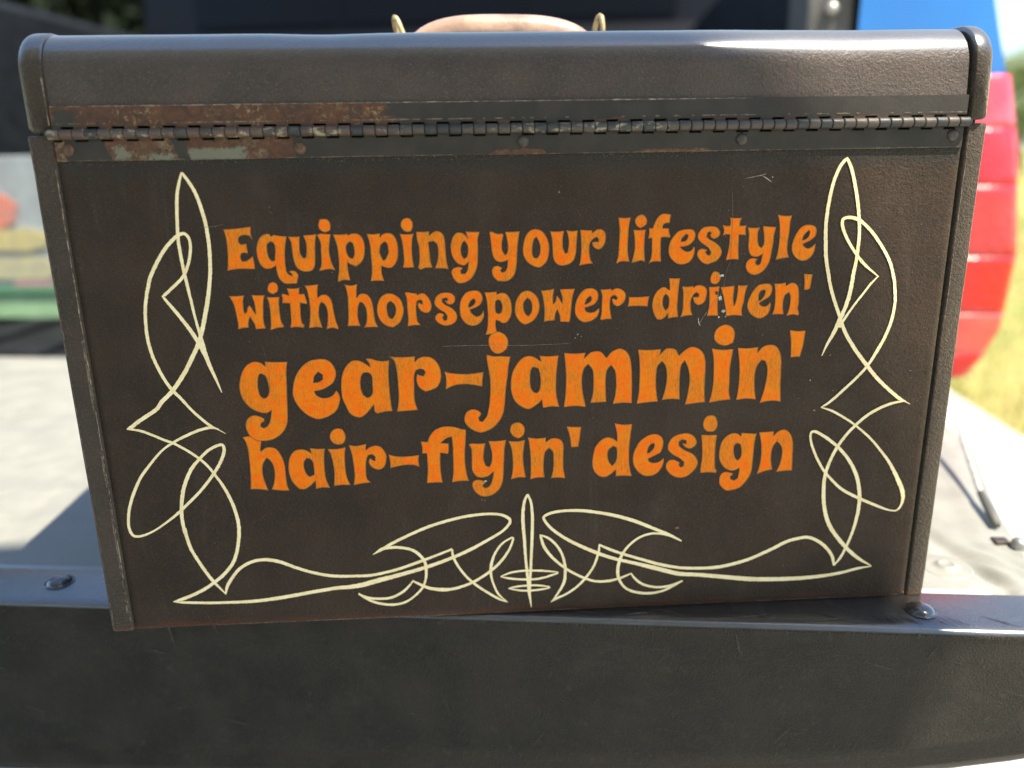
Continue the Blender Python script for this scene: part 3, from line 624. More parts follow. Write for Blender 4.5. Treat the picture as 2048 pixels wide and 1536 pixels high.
('fl',[[-5080,9601,-4765,9567,-4646,9855,-4405,10145,-4119,10284,-3766,10327,-3416,10278,-3173,10195,-2893,10122,-2928,9568,-2982,9004,-2984,8356,-2928,7855,-2833,7464,-3227,7480,-3653,7427,-3568,7995,-3558,8759,-3556,9327,-3592,9798,-3860,9714,-4133,9491,-3763,9455,-3756,9184,-3790,8920,-4171,8991,-4191,8478,-4177,7941,-4125,7438,-4519,7446,-4885,7429,-4814,8043,-4809,8578,-4815,8988,-5038,8985,-5025,9268]]),
('y',[[-2775,9374,-2632,9414,-2313,9388,-1975,9402,-2057,8969,-2085,8590,-1986,8242,-1809,8158,-1695,8422,-1667,8879,-1813,9509,-1387,9494,-959,9542,-1045,9122,-1093,8438,-1128,7746,-1217,7206,-1478,6826,-1845,6626,-2207,6628,-2491,6828,-2645,7107,-2657,7341,-2508,7491,-2221,7479,-2008,7354,-2174,7186,-2069,7065,-1869,7115,-1701,7381,-1599,7919,-1856,7697,-2181,7613,-2467,7702,-2644,8036,-2656,8573,-2659,9105]]),
('i',[[-854,9468,-444,9442,-51,9496,-110,9081,-150,8664,-121,8125,-37,7542,-398,7556,-768,7462,-683,7838,-656,8453,-717,9103],'+',[-396,10408,-184,10326,-63,10098,-101,9799,-264,9635,-407,9603,-618,9723,-764,9973,-717,10233,-573,10370]]),
('n',[[100,9622,520,9551,967,9591,966,9346,1235,9525,1522,9522,1737,9393,1838,9124,1828,8590,1829,7974,1921,7427,1594,7471,1213,7455,1322,7916,1341,8455,1306,8839,1126,9036,928,8814,865,8396,852,7934,897,7506,542,7512,197,7436,220,7958,209,8727,160,9261]]),
("'",[[1986,10120,2343,10081,2694,10084,2633,9551,2565,9059,2385,9047,2205,9054,2149,9568]]),
('d',[[4330,10200,4745,10118,5184,10133,5135,9651,5079,8968,5077,8314,5126,7848,5239,7407,4843,7438,4433,7427,4440,7777,4145,7516,3891,7409,3598,7479,3376,7721,3262,8074,3293,8535,3395,8991,3643,9325,3929,9485,4219,9437,4475,9257,4448,9713],[4281,9035,4446,8933,4481,8606,4424,8223,4246,7990,4097,8197,4011,8508,4049,8814]]),
('e',[[6243,9577,6436,9560,6634,9441,6748,9234,6758,8968,6681,8684,6588,8565,6320,8431,6032,8287,6065,8182,6214,8084,6449,8075,6642,8150,6811,8319,6818,8144,6750,7856,6583,7592,6334,7414,6080,7372,5804,7425,5524,7654,5340,7951,5274,8243,5294,8571,5393,8854,5578,9194,5823,9409,6051,9533],[6297,9107,6330,8984,6268,8802,6118,8643,5984,8566,5981,8669,6032,8892,6144,9052]]),
('s',[[7650,9547,8014,9542,8277,9380,8429,9107,8356,8880,8123,8754,7901,8819,7709,9018,7782,9035,7911,8992,7903,9184,7699,9248,7540,9139,7568,8908,7834,8687,8209,8500,8440,8259,8535,7984,8432,7676,8186,7411,7897,7246,7565,7231,7226,7389,6975,7692,6947,7966,7085,8174,7305,8193,7623,8038,7592,7903,7671,7775,7816,7836,7843,8049,7595,8271,7219,8498,7007,8775,7049,9119,7256,9398]]),
('i',[[8638,9451,9041,9429,9426,9416,9392,9034,9383,8534,9392,8029,9430,7676,9520,7516,9482,7408,9071,7455,8684,7439,8689,7705,8730,8209,8717,8751,8683,9136],'+',[9078,10444,9281,10376,9396,10139,9418,9873,9303,9649,9105,9591,8846,9665,8694,9936,8744,10237,8881,10401]]),
('g',[[10649,9479,11018,9443,11406,9414,11342,9002,11321,8501,11308,7879,11268,7370,11073,6944,10724,6561,10283,6427,10020,6450,9743,6719,9672,6999,9747,7311,9962,7440,10339,7347,10327,7249,10218,7195,10247,7036,10437,6961,10616,7080,10675,7629,10404,7502,10143,7524,9833,7739,9628,8098,9588,8487,9653,8948,9854,9286,10137,9459,10393,9465,10641,9315],[10480,8956,10632,8874,10710,8523,10677,8175,10538,8033,10399,8186,10311,8538,10340,8846]]),
('n',[[11530,9475,11897,9489,12263,9506,12264,9257,12451,9461,12700,9575,12925,9521,13169,9244,13289,8777,13318,8116,13351,7389,12947,7384,12547,7341,12695,7748,12770,8214,12739,8604,12610,8840,12452,8970,12288,8698,12221,8351,12242,7922,12335,7479,11937,7404,11556,7249,11660,7630,11717,8136,11694,8719,11630,9107]]),
]
STRIPES = [
[-14802,22319,67,-14958,21886,127,-15102,21406,142,-15195,20770,143,-15265,20014,144,-15305,19402,145,-15286,18861,145,-15250,18236,146,-15208,17803,146,-15161,17406,147,-15127,17054,132,-15079,16652,132,-15017,16046,117,-14919,15392,126,-14841,14896,166,-14747,14189,206,-14582,13556,168,-14406,13001,128,-14217,12355,32],
[-14794,22297,112,-14575,21954,135,-14335,21467,158,-14177,20902,159,-14040,20142,160,-13997,19374,161,-14012,18755,161,-14075,18052,162,-14188,17422,163,-14316,16834,187,-14518,16114,188,-14742,15387,189,-14999,14736,190,-15306,14164,190,-15757,13423,191,-16241,12762,192,-16615,12347,192,-16979,12025,192,-17304,11637,178,-17746,11350,178,-18263,11020,179,-18613,10766,179,-18802,10700,54],
[-18802,10700,63,-18231,10607,125,-17678,10368,126,-17171,10105,126,-16742,9918,127,-16155,9526,127,-15657,9110,128,-15293,8697,128,-14944,8129,129,-14604,7455,158,-14323,6622,159,-14179,5784,169,-14200,5154,179,-14263,4748,166,-14452,4016,167,-14737,3432,167,-15244,2854,168,-15732,2473,168,-16216,2142,168,-16878,1818,168,-17437,1616,168,-17843,1508,22],
[-16348,16918,39,-16200,17014,135,-15852,17304,135,-15372,17728,135,-15135,18076,135,-14913,18619,134,-14808,19160,134,-14841,19508,133,-15008,19703,133,-15243,19650,152,-15536,19445,160,-15977,18992,160,-16403,18380,161,-16756,17761,161,-16887,17369,162,-16982,17100,147,-17130,16505,147,-17208,15942,148,-17243,15211,149,-17196,14551,149,-17050,13882,150,-16788,13160,151,-16502,12600,152,-16174,12183,152,-15705,11540,126,-15325,11112,135,-14959,10760,136,-14620,10553,63,-14260,10315,18],
[-16323,16964,46,-16259,16863,108,-15998,16475,148,-15637,15941,164,-15312,15402,181,-15058,14903,181,-14895,14443,142,-14732,13980,79],
[-14574,10561,54,-14838,10634,109,-15019,10640,136,-15485,10534,136,-16153,10265,136,-16784,9944,118,-17333,9570,100,-17970,8898,127,-18521,8218,137,-18954,7426,146,-19239,6722,138,-19383,6109,138,-19417,5643,139,-19268,5218,139,-18850,5199,121,-18257,5436,93,-17644,5827,102,-17024,6294,139,-16499,6763,139,-15922,7304,139,-15388,7893,138,-14898,8531,147,-14555,9119,156,-14428,9512,155,-14482,9762,137,-14761,9722,137,-15200,9491,137,-15663,9061,137,-16089,8577,174,-16452,7885,175,-16672,7232,175,-16809,6518,167,-16841,5897,168,-16786,5214,168,-16788,5541,164,-16741,5053,165,-16608,4361,165,-16338,3705,166,-16020,3041,167,-15726,2524,168,-15496,2208,115,-15201,1812,53],
[-15221,1798,62,-15091,2240,160,-14819,2682,159,-14411,3166,159,-13936,3470,159,-13432,3621,159,-12900,3622,177,-12337,3471,186,-11609,3136,160,-10873,2849,161,-10081,2635,162,-9366,2550,162,-8859,2539,153,-8317,2523,154,-7863,2542,154,-7176,2663,154,-6487,2833,154,-5564,3145,154,-4641,3482,127,-3776,3820,118],
[-3785,3795,100,-3737,3365,127,-3483,2795,128,-3134,2267,128,-2688,1783,129,-2146,1342,130,-1506,893,130,-1044,676,37],
[-17843,1508,27,-17457,1458,115,-17148,1432,142,-16041,1357,143,-14922,1337,143,-13797,1358,170,-12432,1497,198,-11058,1712,189,-9686,1902,190,-8992,1932,226,-8350,2029,263,-7427,2267,249,-6044,2609,209,-4892,2937,191,-3737,3365,173,-2814,3777,173,-1892,4287,145,-1248,4683,136,-878,5089,145,-874,5336,163,-1231,5572,144,-1860,5663,135,-2760,5612,153,-3663,5454,152,-4797,5134,161,-5940,4664,152,-6862,4208,161,-7327,3930,135,-7746,3689,36],
[-7700,3707,36,-7325,3955,152,-6872,4034,153,-6333,4010,153,-5800,3861,153,-5409,3542,154,-5179,3128,154,-5133,2617,137,-5202,2109,119,-5406,1656,119,-5840,1211,110,-6314,922,119,-6871,819,138,-7509,903,137,-8045,1112,128,-8394,1362,118,-8610,1538,91],
[-8603,1512,82,-8126,1271,137,-7492,1188,137,-6939,1239,137,-6421,1498,137,-6086,1792,119,-5793,2163,73],
[-5849,2140,73,-5396,1861,155,-4947,1659,174,-4354,1553,202,-3801,1578,156,-3103,1777,147,-2403,2130,147,-1747,2612,147,-1278,3100,147,-901,3691,119,-700,4260,109,-777,4313,100,-1261,4009,109,-1637,3471,119,-1833,2871,147,-1868,2362,129,-1765,1790,111,-1501,1154,111,-1035,670,28],
[53,6642,99,-108,6284,144,-191,5701,163,-191,5010,163,-133,4109,155,-96,3300,138,-36,2481,139,26,1756,139,90,1076,159,185,309,19],
[44,6657,108,206,6222,126,269,5632,145,272,4891,155,231,3892,147,192,3084,138,157,2369,130,104,1597,140,125,917,84],
[-1379,2159,46,-915,2342,120,-452,2423,120,10,2438,120,750,2393,121,1561,2262,65,1213,2113,121,748,1980,121,283,1925,121,-365,1956,120,-920,2034,120,-1379,2159,65],
[-994,1468,46,-556,1550,111,-92,1580,112,559,1564,112,1141,1432,65,744,1331,112,185,1291,112,-374,1318,112,-994,1468,65],
[633,4416,64,1080,4206,128,1492,3785,129,1769,3266,129,1909,2698,148,1933,2182,149,1865,1668,150,1585,1108,122,1186,549,19],
[669,4375,101,849,3764,165,1215,3190,148,1677,2709,130,2142,2327,130,2797,1935,131,3454,1670,131,4111,1638,150,4719,1766,132,5361,2021,85],
[1209,575,38,1491,771,141,1960,984,122,2520,1376,122,2984,1874,140,3396,2526,121,3619,3233,121,3686,3748,93],
[3659,3729,93,4172,3462,149,4828,3178,140,5864,2798,150,6812,2471,170,7762,2246,151,8413,2178,161,9124,2145,162,9833,2164,181,10538,2287,181,11470,2556,172,12620,3072,181,13350,3450,181,13999,3626,172,14519,3655,162,15115,3372,172,15585,2938,163,15866,2510,164,16011,2007,136],
[15994,1981,73,16302,2428,146,16546,3006,134,16816,3903,157,16963,4794,180,16995,5616,191,16885,6373,190,16665,7065,189,16235,7819,165,15640,8510,152,14948,9077,151,14338,9428,139,14144,9346,116,14181,8925,116,14444,8251,128,14862,7504,129,15261,6996,130,15913,6350,142,16545,5949,155,17234,5607,156,17988,5259,144,18615,5011,84,19037,4994,85,19258,5397,145,19219,5967,216,18896,6668,215,18377,7554,154,17893,8184,130,17225,8936,117,16393,9654,104,15711,10123,116,15103,10469,115,14523,10676,46],
[14512,10664,37,14794,10833,119,15133,11103,137,15590,11553,137,16086,12046,137,16649,12718,136,17062,13478,172,17387,14189,153,17607,14985,153,17675,15732,134,17621,16301,142,17537,16780,142,17482,16981,150,17252,17628,141,16871,18273,140,16311,18998,148,15827,19465,138,15456,19721,172,15017,19812,138,14748,19714,146,14783,19362,155,15028,18858,139,15436,18262,139,15835,17788,149,16222,17439,114,16750,17032,35],
[16711,17063,62,16391,16705,97,16428,16763,106,16162,16381,106,15700,15739,107,15319,15135,125,15056,14655,134],
[14686,22419,118,14919,21999,152,15164,21274,153,15377,20460,154,15529,19637,155,15595,19013,156,15597,18385,157,15572,17794,157,15490,17114,184,15476,16829,185,15393,16139,195,15234,15533,186,15060,15053,223,14814,14395,179,14552,13866,135,14329,13278,27],
[14727,22431,118,14587,22362,143,14366,22048,152,14137,21373,153,14010,20486,162,13967,19585,163,14024,18754,173,14125,17912,174,14337,17056,166,14378,16856,158,14651,16071,159,14994,15275,160,15341,14469,170,15873,13648,180,16549,12812,182,17121,12152,174,17786,11529,166,18446,10994,167,18741,10843,65,19029,10683,19],
[18767,10870,70,18060,10752,139,17400,10480,150,16861,10143,151,16335,9656,151,15923,9163,151,15524,8514,163,15197,7675,164,15061,6942,177,15072,6196,190,15178,5376,191,15435,4540,204,15864,3815,205,16546,3006,194,17217,2386,183,18015,1874,37],
[18031,1861,39,17291,1764,146,16345,1545,165,15152,1390,194,13712,1327,232,12268,1369,241,11305,1441,250,9862,1641,220,8905,1775,209,7776,1907,228,6584,2275,236,5401,2639,178,4461,2913,177,3526,3288,195,2597,3761,175,1859,4222,156,1218,4750,146,878,5212,136,857,5410,136,1220,5592,154,1901,5687,145,2811,5649,164,3725,5487,165,4644,5250,175,5572,4912,185,6509,4471,158,7218,4138,159,7895,3743,75],
[7695,3839,37,7220,4088,103,6750,4209,121,6286,4229,121,5735,4052,121,5235,3669,121,4875,3176,149,4699,2672,159,4640,2159,169,4719,1740,141,4964,1310,123,5348,1029,142,5920,870,152,6490,842,143,7103,970,124,7614,1235,133,8040,1487,95],
[5332,2033,75,5615,1645,132,6048,1336,133,6621,1178,133,7142,1179,133,7612,1287,133,8032,1467,95],
]
SCR = [([(94.27, 213.14, 0.1), (95.24, 204.74, 0.18), (95.6, 191.28, 0.18), (95.58, 179.85, 0.15), (94.04, 174.1, 0.2), (93.44, 168.28, 0.15)], 'brown_scuff2'), ([(93.44, 168.28, 0.15), (91.81, 163.62, 0.1), (86.93, 157.11, 0.2), (84.03, 153.13, 0.15), (82.96, 150.76, 0.1)], 'scratch'), ([(81.89, 152.95, 0.3), (82.24, 150.78, 0.45), (83.03, 149.31, 0.3)], 'chipmetal'), ([(100.25, 216.32, 0.1), (103.65, 216.92, 0.25), (107.95, 217.72, 0.35), (109.74, 218.34, 0.2)], 'scratch'), ([(108.44, 217.27, 0.2), (110.6, 215.93, 0.45), (112.54, 214.58, 0.1)], 'chipmetal'), ([(-38.57, 142.88, 0.1), (-21.06, 142.85, 0.15), (0.06, 142.25, 0.12), (21.31, 142.6, 0.08)], 'scratch'), ([(-121.21, 145.73, 0.1), (-119.42, 133.75, 0.12), (-120.14, 121.63, 0.08)], 'brown_scuff2'), ([(-143.03, 199.52, 0.1), (-136.03, 200.03, 0.3), (-132.46, 200.83, 0.1)], 'brown_scuff2')]
CHIPS = [(92.0, 172.76, 0.75, 'chipmetal', 1.9), (91.89, 162.2, 1.5, 'chipmetal', 0.8), (90.09, 164.61, 0.9, 'dark_scuff', 1), (93.67, 155.98, 0.9, 'chipmetal', 1.2), (91.68, 153.16, 0.7, 'chipmetal', 0.6), (94.79, 153.32, 0.4, 'chipmetal', 1.0), (76.37, 44.97, 0.9, 'brown_scuff', 1.4), (16.06, 211.91, 0.55, 'scratch', 0.6), (24.83, 146.83, 0.5, 'scratch', 1.0), (26.49, 145.83, 0.3, 'chipmetal', 1.0), (23.66, 145.19, 0.3, 'scratch', 1.0), (-20.17, 74.48, 0.5, 'chipmetal', 2.2), (-22.15, 64.42, 0.25, 'chipmetal', 1.0), (-20.67, 64.1, 0.22, 'chipmetal', 1.0), (138.6, 120.83, 0.4, 'chipmetal', 1.0), (147.36, 133.07, 0.35, 'scratch', 1.0), (140.54, 121.27, 0.3, 'dark_scuff', 1.0), (188.09, 124.09, 0.25, 'chipmetal', 1.0), (150.3, 115.39, 0.3, 'scratch', 1.0), (141.97, 105.42, 0.45, 'scratch', 1.5), (181.63, 132.06, 0.35, 'dark_scuff', 1.0), (112.84, 216.76, 0.3, 'chipmetal', 1.0), (-59.85, 20.23, 0.5, 'scratch', 0.7), (132.84, 21.18, 0.3, 'scratch', 1.0), (-99.31, 117.99, 0.12, 'brown_scuff', 1.0), (-10.45, 107.52, 0.15, 'chipmetal', 1.0), (-86.73, 178.57, 0.2, 'chipmetal', 1.0), (15.64, 113.2, 0.13, 'scratch', 1.0), (-95.28, 193.94, 0.19, 'chipmetal', 1.0), (95.3, 84.36, 0.09, 'brown_scuff', 1.0), (-177.93, 71.31, 0.18, 'dark_scuff', 1.0), (-11.49, 77.84, 0.19, 'chipmetal', 1.0), (-42.53, 60.96, 0.13, 'scratch', 1.0), (140.09, 199.19, 0.1, 'scratch', 1.0), (-93.9, 91.12, 0.17, 'dark_scuff', 1.0), (-32.4, 53.22, 0.15, 'brown_scuff', 1.0), (32.67, 105.28, 0.19, 'scratch', 1.0), (148.6, 7.89, 0.16, 'scratch', 1.0), (75.05, 156.71, 0.15, 'brown_scuff', 1.0), (26.8, 77.68, 0.11, 'brown_scuff', 1.0), (-82.55, 198.73, 0.14, 'chipmetal', 1.0), (-161.01, 66.14, 0.13, 'scratch', 1.0), (-176.3, 143.78, 0.13, 'scratch', 1.0), (-172.58, 106.1, 0.09, 'brown_scuff', 1.0), (-68.58, 44.12, 0.2, 'brown_scuff', 1.0), (-92.02, 214.71, 0.08, 'scratch', 1.0), (36.75, 213.28, 0.1, 'chipmetal', 1.0), (-75.48, 172.63, 0.16, 'dark_scuff', 1.0), (-76.62, 26.41, 0.19, 'chipmetal', 1.0), (-50.36, 45.79, 0.13, 'brown_scuff', 1.0), (66.72, 199.73, 0.2, 'brown_scuff', 1.0), (-88.3, 99.08, 0.17, 'dark_scuff', 1.0), (-22.56, 172.49, 0.12, 'dark_scuff', 1.0), (-179.1, 146.22, 0.15, 'scratch', 1.0), (-47.85, 107.03, 0.1, 'dark_scuff', 1.0), (-13.77, 86.58, 0.12, 'dark_scuff', 1.0), (86.89, 214.15, 0.09, 'scratch', 1.0), (175.47, 169.13, 0.13, 'brown_scuff', 1.0), (37.65, 186.4, 0.1, 'dark_scuff', 1.0), (129.67, 167.64, 0.17, 'scratch', 1.0), (99.55, 213.05, 0.15, 'scratch', 1.0), (-68.46, 180.18, 0.18, 'scratch', 1.0), (-67.47, 88.84, 0.16, 'scratch', 1.0), (-144.49, 163.37, 0.12, 'scratch', 1.0), (-25.82, 48.02, 0.1, 'dark_scuff', 1.0), (90.32, 177.44, 0.15, 'dark_scuff', 1.0), (-97.21, 199.69, 0.14, 'scratch', 1.0), (-74.39, 54.47, 0.15, 'dark_scuff', 1.0), (-64.46, 55.94, 0.09, 'brown_scuff', 1.0), (-54.96, 197.07, 0.12, 'dark_scuff', 1.0), (-14.05, 96.42, 0.11, 'brown_scuff', 1.0), (-37.83, 33.58, 0.1, 'scratch', 1.0), (-9.96, 52.54, 0.15, 'brown_scuff', 1.0), (-27.96, 26.1, 0.19, 'scratch', 1.0), (-172.61, 137.99, 0.17, 'brown_scuff', 1.0), (182.64, 108.96, 0.19, 'scratch', 1.0), (148.96, 12.86, 0.09, 'scratch', 1.0), (-180.64, 43.93, 0.16, 'scratch', 1.0), (163.92, 29.25, 0.15, 'scratch', 1.0), (-6.09, 197.85, 0.14, 'scratch', 1.0), (62.89, 116.69, 0.13, 'brown_scuff', 1.0), (-136.08, 199.6, 0.2, 'brown_scuff', 1.0), (-9.76, 63.92, 0.12, 'scratch', 1.0), (-150.37, 46.11, 0.09, 'scratch', 1.0), (119.81, 26.09, 0.18, 'scratch', 1.0), (-5.13, 109.36, 0.13, 'dark_scuff', 1.0), (-96.79, 102.68, 0.14, 'scratch', 1.0), (-11.47, 65.33, 0.08, 'scratch', 1.0), (100.7, 209.51, 0.09, 'chipmetal', 1.0), (196.06, 38.67, 0.09, 'brown_scuff', 1.0), (-3.03, 191.1, 0.09, 'chipmetal', 1.0), (56.93, 103.94, 0.12, 'scratch', 1.0), (189.75, 132.82, 0.1, 'scratch', 1.0), (82.25, 145.72, 0.09, 'scratch', 1.0), (-168.88, 137.17, 0.16, 'brown_scuff', 1.0), (-48.43, 61.21, 0.15, 'chipmetal', 1.0), (-169.72, 103.26, 0.17, 'dark_scuff', 1.0), (-31.63, 84.12, 0.14, 'scratch', 1.0), (-101.81, 172.13, 0.15, 'chipmetal', 1.0), (-97.58, 197.94, 0.08, 'dark_scuff', 1.0), (-51.64, 39.5, 0.17, 'dark_scuff', 1.0), (-145.97, 89.22, 0.19, 'brown_scuff', 1.0), (115.96, 84.39, 0.17, 'brown_scuff', 1.0), (11.88, 56.25, 0.17, 'chipmetal', 1.0), (-139.46, 70.79, 0.09, 'scratch', 1.0), (24.74, 89.58, 0.13, 'scratch', 1.0), (-64.26, 50.5, 0.08, 'scratch', 1.0), (69.57, 48.32, 0.19, 'brown_scuff', 1.0), (-70.66, 204.83, 0.2, 'brown_scuff', 1.0), (3.78, 78.04, 0.09, 'scratch', 1.0), (160.32, 205.54, 0.12, 'brown_scuff', 1.0), (-111.97, 207.78, 0.2, 'scratch', 1.0), (-18.51, 82.32, 0.19, 'dark_scuff', 1.0), (-49.34, 146.29, 0.12, 'chipmetal', 1.0), (179.7, 143.99, 0.11, 'chipmetal', 1.0), (142.72, 14.03, 0.13, 'brown_scuff', 1.0), (101.38, 83.6, 0.14, 'chipmetal', 1.0), (-126.7, 147.54, 0.19, 'scratch', 1.0), (-157.05, 77.26, 0.19, 'brown_scuff', 1.0), (178.65, 99.76, 0.18, 'scratch', 1.0), (-83.34, 185.02, 0.15, 'dark_scuff', 1.0), (178.94, 39.98, 0.14, 'dark_scuff', 1.0), (68.7, 43.91, 0.15, 'brown_scuff', 1.0), (31.65, 169.32, 0.11, 'scratch', 1.0), (-92.2, 62.49, 0.1, 'brown_scuff', 1.0), (-51.16, 160.94, 0.17, 'scratch', 1.0), (-32.63, 83.38, 0.16, 'scratch', 1.0), (-13.72, 52.15, 0.18, 'brown_scuff', 1.0), (-190.14, 23.97, 0.09, 'chipmetal', 1.0), (115.48, 35.69, 0.09, 'scratch', 1.0), (155.83, 87.16, 0.17, 'scratch', 1.0), (189.12, 38.97, 0.11, 'scratch', 1.0), (102.05, 192.51, 0.15, 'scratch', 1.0), (151.15, 168.77, 0.18, 'dark_scuff', 1.0), (-111.33, 205.4, 0.18, 'scratch', 1.0), (-160.48, 58.68, 0.12, 'dark_scuff', 1.0), (-19.42, 74.98, 0.12, 'scratch', 1.0), (-61.79, 138.75, 0.14, 'scratch', 1.0), (56.92, 70.11, 0.14, 'scratch', 1.0), (16.75, 197.61, 0.11, 'chipmetal', 1.0), (-154.2, 46.55, 0.19, 'scratch', 1.0), (10.22, 80.96, 0.16, 'dark_scuff', 1.0), (97.12, 162.31, 0.16, 'dark_scuff', 1.0), (-157.9, 33.56, 0.12, 'brown_scuff', 1.0)]
M['chipmetal'] = simple('bare_metal_chip', (.42, .40, .36), .45, .3, 900, .3)
M['brown_scuff2'] = simple('dull_brown_scratch', (.12, .09, .06), .6, 0, 900, .3)

def pairs(l, n): return [tuple(v * 1e-5 for v in l[i:i + n]) for i in range(0, len(l), n)]
def smooth_closed(p, sub=5, corner=R(48)):
    n = len(p); res = []
    P2 = [Vector(q) for q in p]
    isc = []
    for i in range(n):
        a = (P2[i] - P2[i - 1]); b = (P2[(i + 1) % n] - P2[i])
        isc.append(a.length > 0 and b.length > 0 and a.angle(b) > corner)
    for i in range(n):
        p0, p1, p2, p3 = P2[i - 1], P2[i], P2[(i + 1) % n], P2[(i + 2) % n]
        t1 = (p2 - p1) if isc[i] else (p2 - p0) * .5
        t2 = (p2 - p1) if isc[(i + 1) % n] else (p3 - p1) * .5
        L = (p2 - p1).length
        for t, pa, pb in ((t1, p0, p1), (t2, p2, p3)):
            if t.length > L * 1.1: t *= L * 1.1 / t.length
        for s in range(sub):
            u = s / sub; h00 = 2 * u ** 3 - 3 * u ** 2 + 1; h10 = u ** 3 - 2 * u ** 2 + u; h01 = -2 * u ** 3 + 3 * u ** 2; h11 = u ** 3 - u ** 2
            res.append(p1 * h00 + t1 * h10 + p2 * h01 + t2 * h11)
    return res
def rough_edge(pts, amp=.00007):
    out = []
    for q in pts:
        out.append(Vector((q.x + amp * noise.noise(Vector((q.x * 1500, q.y * 1500, 1))), q.y + amp * noise.noise(Vector((q.x * 1500, q.y * 1500, 9))))))
    return out
def on_panel(q, lift): return (q.x, panel_y(q.x, q.y) - lift, q.y)
LIFT = .00016
def letter(ch, polys, idx):
    bm = bmesh.new()
    groups = [[]]
    for pl in polys:
        if pl == '+': groups.append([])
        else: groups[-1].append(rough_edge(smooth_closed(pairs(pl, 2))))
    for grp in groups:
        flat = [q for lp in grp for q in lp]
        tris = tessellate_polygon([[Vector((q.x, q.y, 0)) for q in lp] for lp in grp])
        vs = [bm.verts.new(on_panel(q, LIFT)) for q in flat]
        for t in tris:
            try: bm.faces.new([vs[k] for k in t])
            except ValueError: pass
        # brushed outline in thinner, duller paint
        for li, lp in enumerate(grp):
            n = len(lp); A = []; B = []
            area = sum(lp[k - 1].x * lp[k].y - lp[k].x * lp[k - 1].y for k in range(n))
            sgn = 1 if (area > 0) == (li == 0) else -1
            for k in range(n):
                d = lp[(k + 1) % n] - lp[k - 1]
                if d.length < 1e-9: d = Vector((1, 0))
                d.normalize(); nn = Vector((-d.y, d.x)) * sgn
                w = .00030 + .00014 * noise.noise(Vector((lp[k].x * 400, lp[k].y * 400, 3)))
                A.append(bm.verts.new(on_panel(lp[k] - nn * .00006, LIFT + .00005))); B.append(bm.verts.new(on_panel(lp[k] + nn * w, LIFT + .00005)))
            for k in range(n):
                l = (k + 1) % n
                f = bm.faces.new((A[k], A[l], B[l], B[k])); f.material_index = 1
    for f in bm.faces:
        f.normal_update()
        if f.normal.y > 0: f.normal_flip()
    word = {"'": 'apostrophe', '-': 'hyphen'}.get(ch, 'letter ' + ch)
    o = obj('painted_letter', bm, [M['orange'], M['ochre']], front, label='orange hand-painted ' + word)
    # give every letter its own brush texture offset
    return o
for i, (ch, polys) in enumerate(LETTERS): letter(ch, polys, i)

# pinstripes -------------------------------------------------------
def stripe(data, lift, name='pinstripe', mat='cream', rough=.10):
    p = pairs(data, 3); n = len(p)
    V = [Vector((a, b)) for a, b, c in p]; Wd = [c for a, b, c in p]
    pts = []
    for i in range(n - 1):
        p0 = V[max(0, i - 1)]; p1 = V[i]; p2 = V[i + 1]; p3 = V[min(n - 1, i + 2)]
        L = (p2 - p1).length; sub = max(3, int(L / .0007))
        t1 = (p2 - p0) * .5; t2 = (p3 - p1) * .5
        for t in (t1, t2):
            if t.length > L * 1.15: t *= L * 1.15 / t.length
        for s in range(sub):
            u = s / sub; h00 = 2 * u ** 3 - 3 * u ** 2 + 1; h10 = u ** 3 - 2 * u ** 2 + u; h01 = -2 * u ** 3 + 3 * u ** 2; h11 = u ** 3 - u ** 2
            pts.append((p1 * h00 + t1 * h10 + p2 * h01 + t2 * h11, Wd[i] * (1 - u) + Wd[i + 1] * u))
    pts.append((V[-1], Wd[-1]))
    bm = bmesh.new(); prev = None
    for k, (q, w) in enumerate(pts):
        a = pts[max(0, k - 1)][0]; b = pts[min(len(pts) - 1, k + 1)][0]
        d = (b - a); d = d.normalized() if d.length > 0 else Vector((1, 0))
        nn = Vector((-d.y, d.x))
        w1 = w / 2 * (1 + rough * noise.noise(Vector((q.x * 1400, q.y * 1400, 1)))); w2 = w / 2 * (1 + rough * noise.noise(Vector((q.x * 1400, q.y * 1400, 6))))
        cur = (bm.verts.new(on_panel(q + nn * w1, lift)), bm.verts.new(on_panel(q - nn * w2, lift)))
        if prev: bm.faces.new((prev[0], prev[1], cur[1], cur[0]))
        prev = cur
    for f in bm.faces:
        f.normal_update()
        if f.normal.y > 0: f.normal_flip()
    return obj(name, bm, M[mat], front)
for i, d in enumerate(STRIPES):
    stripe(d, .00016 + .000012 * i, rough=.22)

# scratches and chips ----------------------------------------------
def px_pts(*pts):   # millimetres on the panel -> stripe data
    out = []
    for x, z, w in pts: out += [x * 100, z * 100, w * 100]
    return out
for pts, mt in SCR: stripe(px_pts(*pts), .00058, 'scratch', mt, .5)
def chip(cx, cz, r, mt, n=9, sx=1.0):
    bm = bmesh.new()
    vs = [bm.verts.new(on_panel(Vector((cx + sx * r * random.uniform(.5, 1.1) * math.cos(6.283 * k / n), cz + r * random.uniform(.5, 1.1) * math.sin(6.283 * k / n))), .00060)) for k in range(n)]
    f = bm.faces.new(vs); f.normal_update()
    if f.normal.y > 0: f.normal_flip()
    obj('paint_chip', bm, M[mt], front)
for c in CHIPS: chip(c[0] * .001, c[1] * .001, c[2] * .001, c[3], sx=c[4])

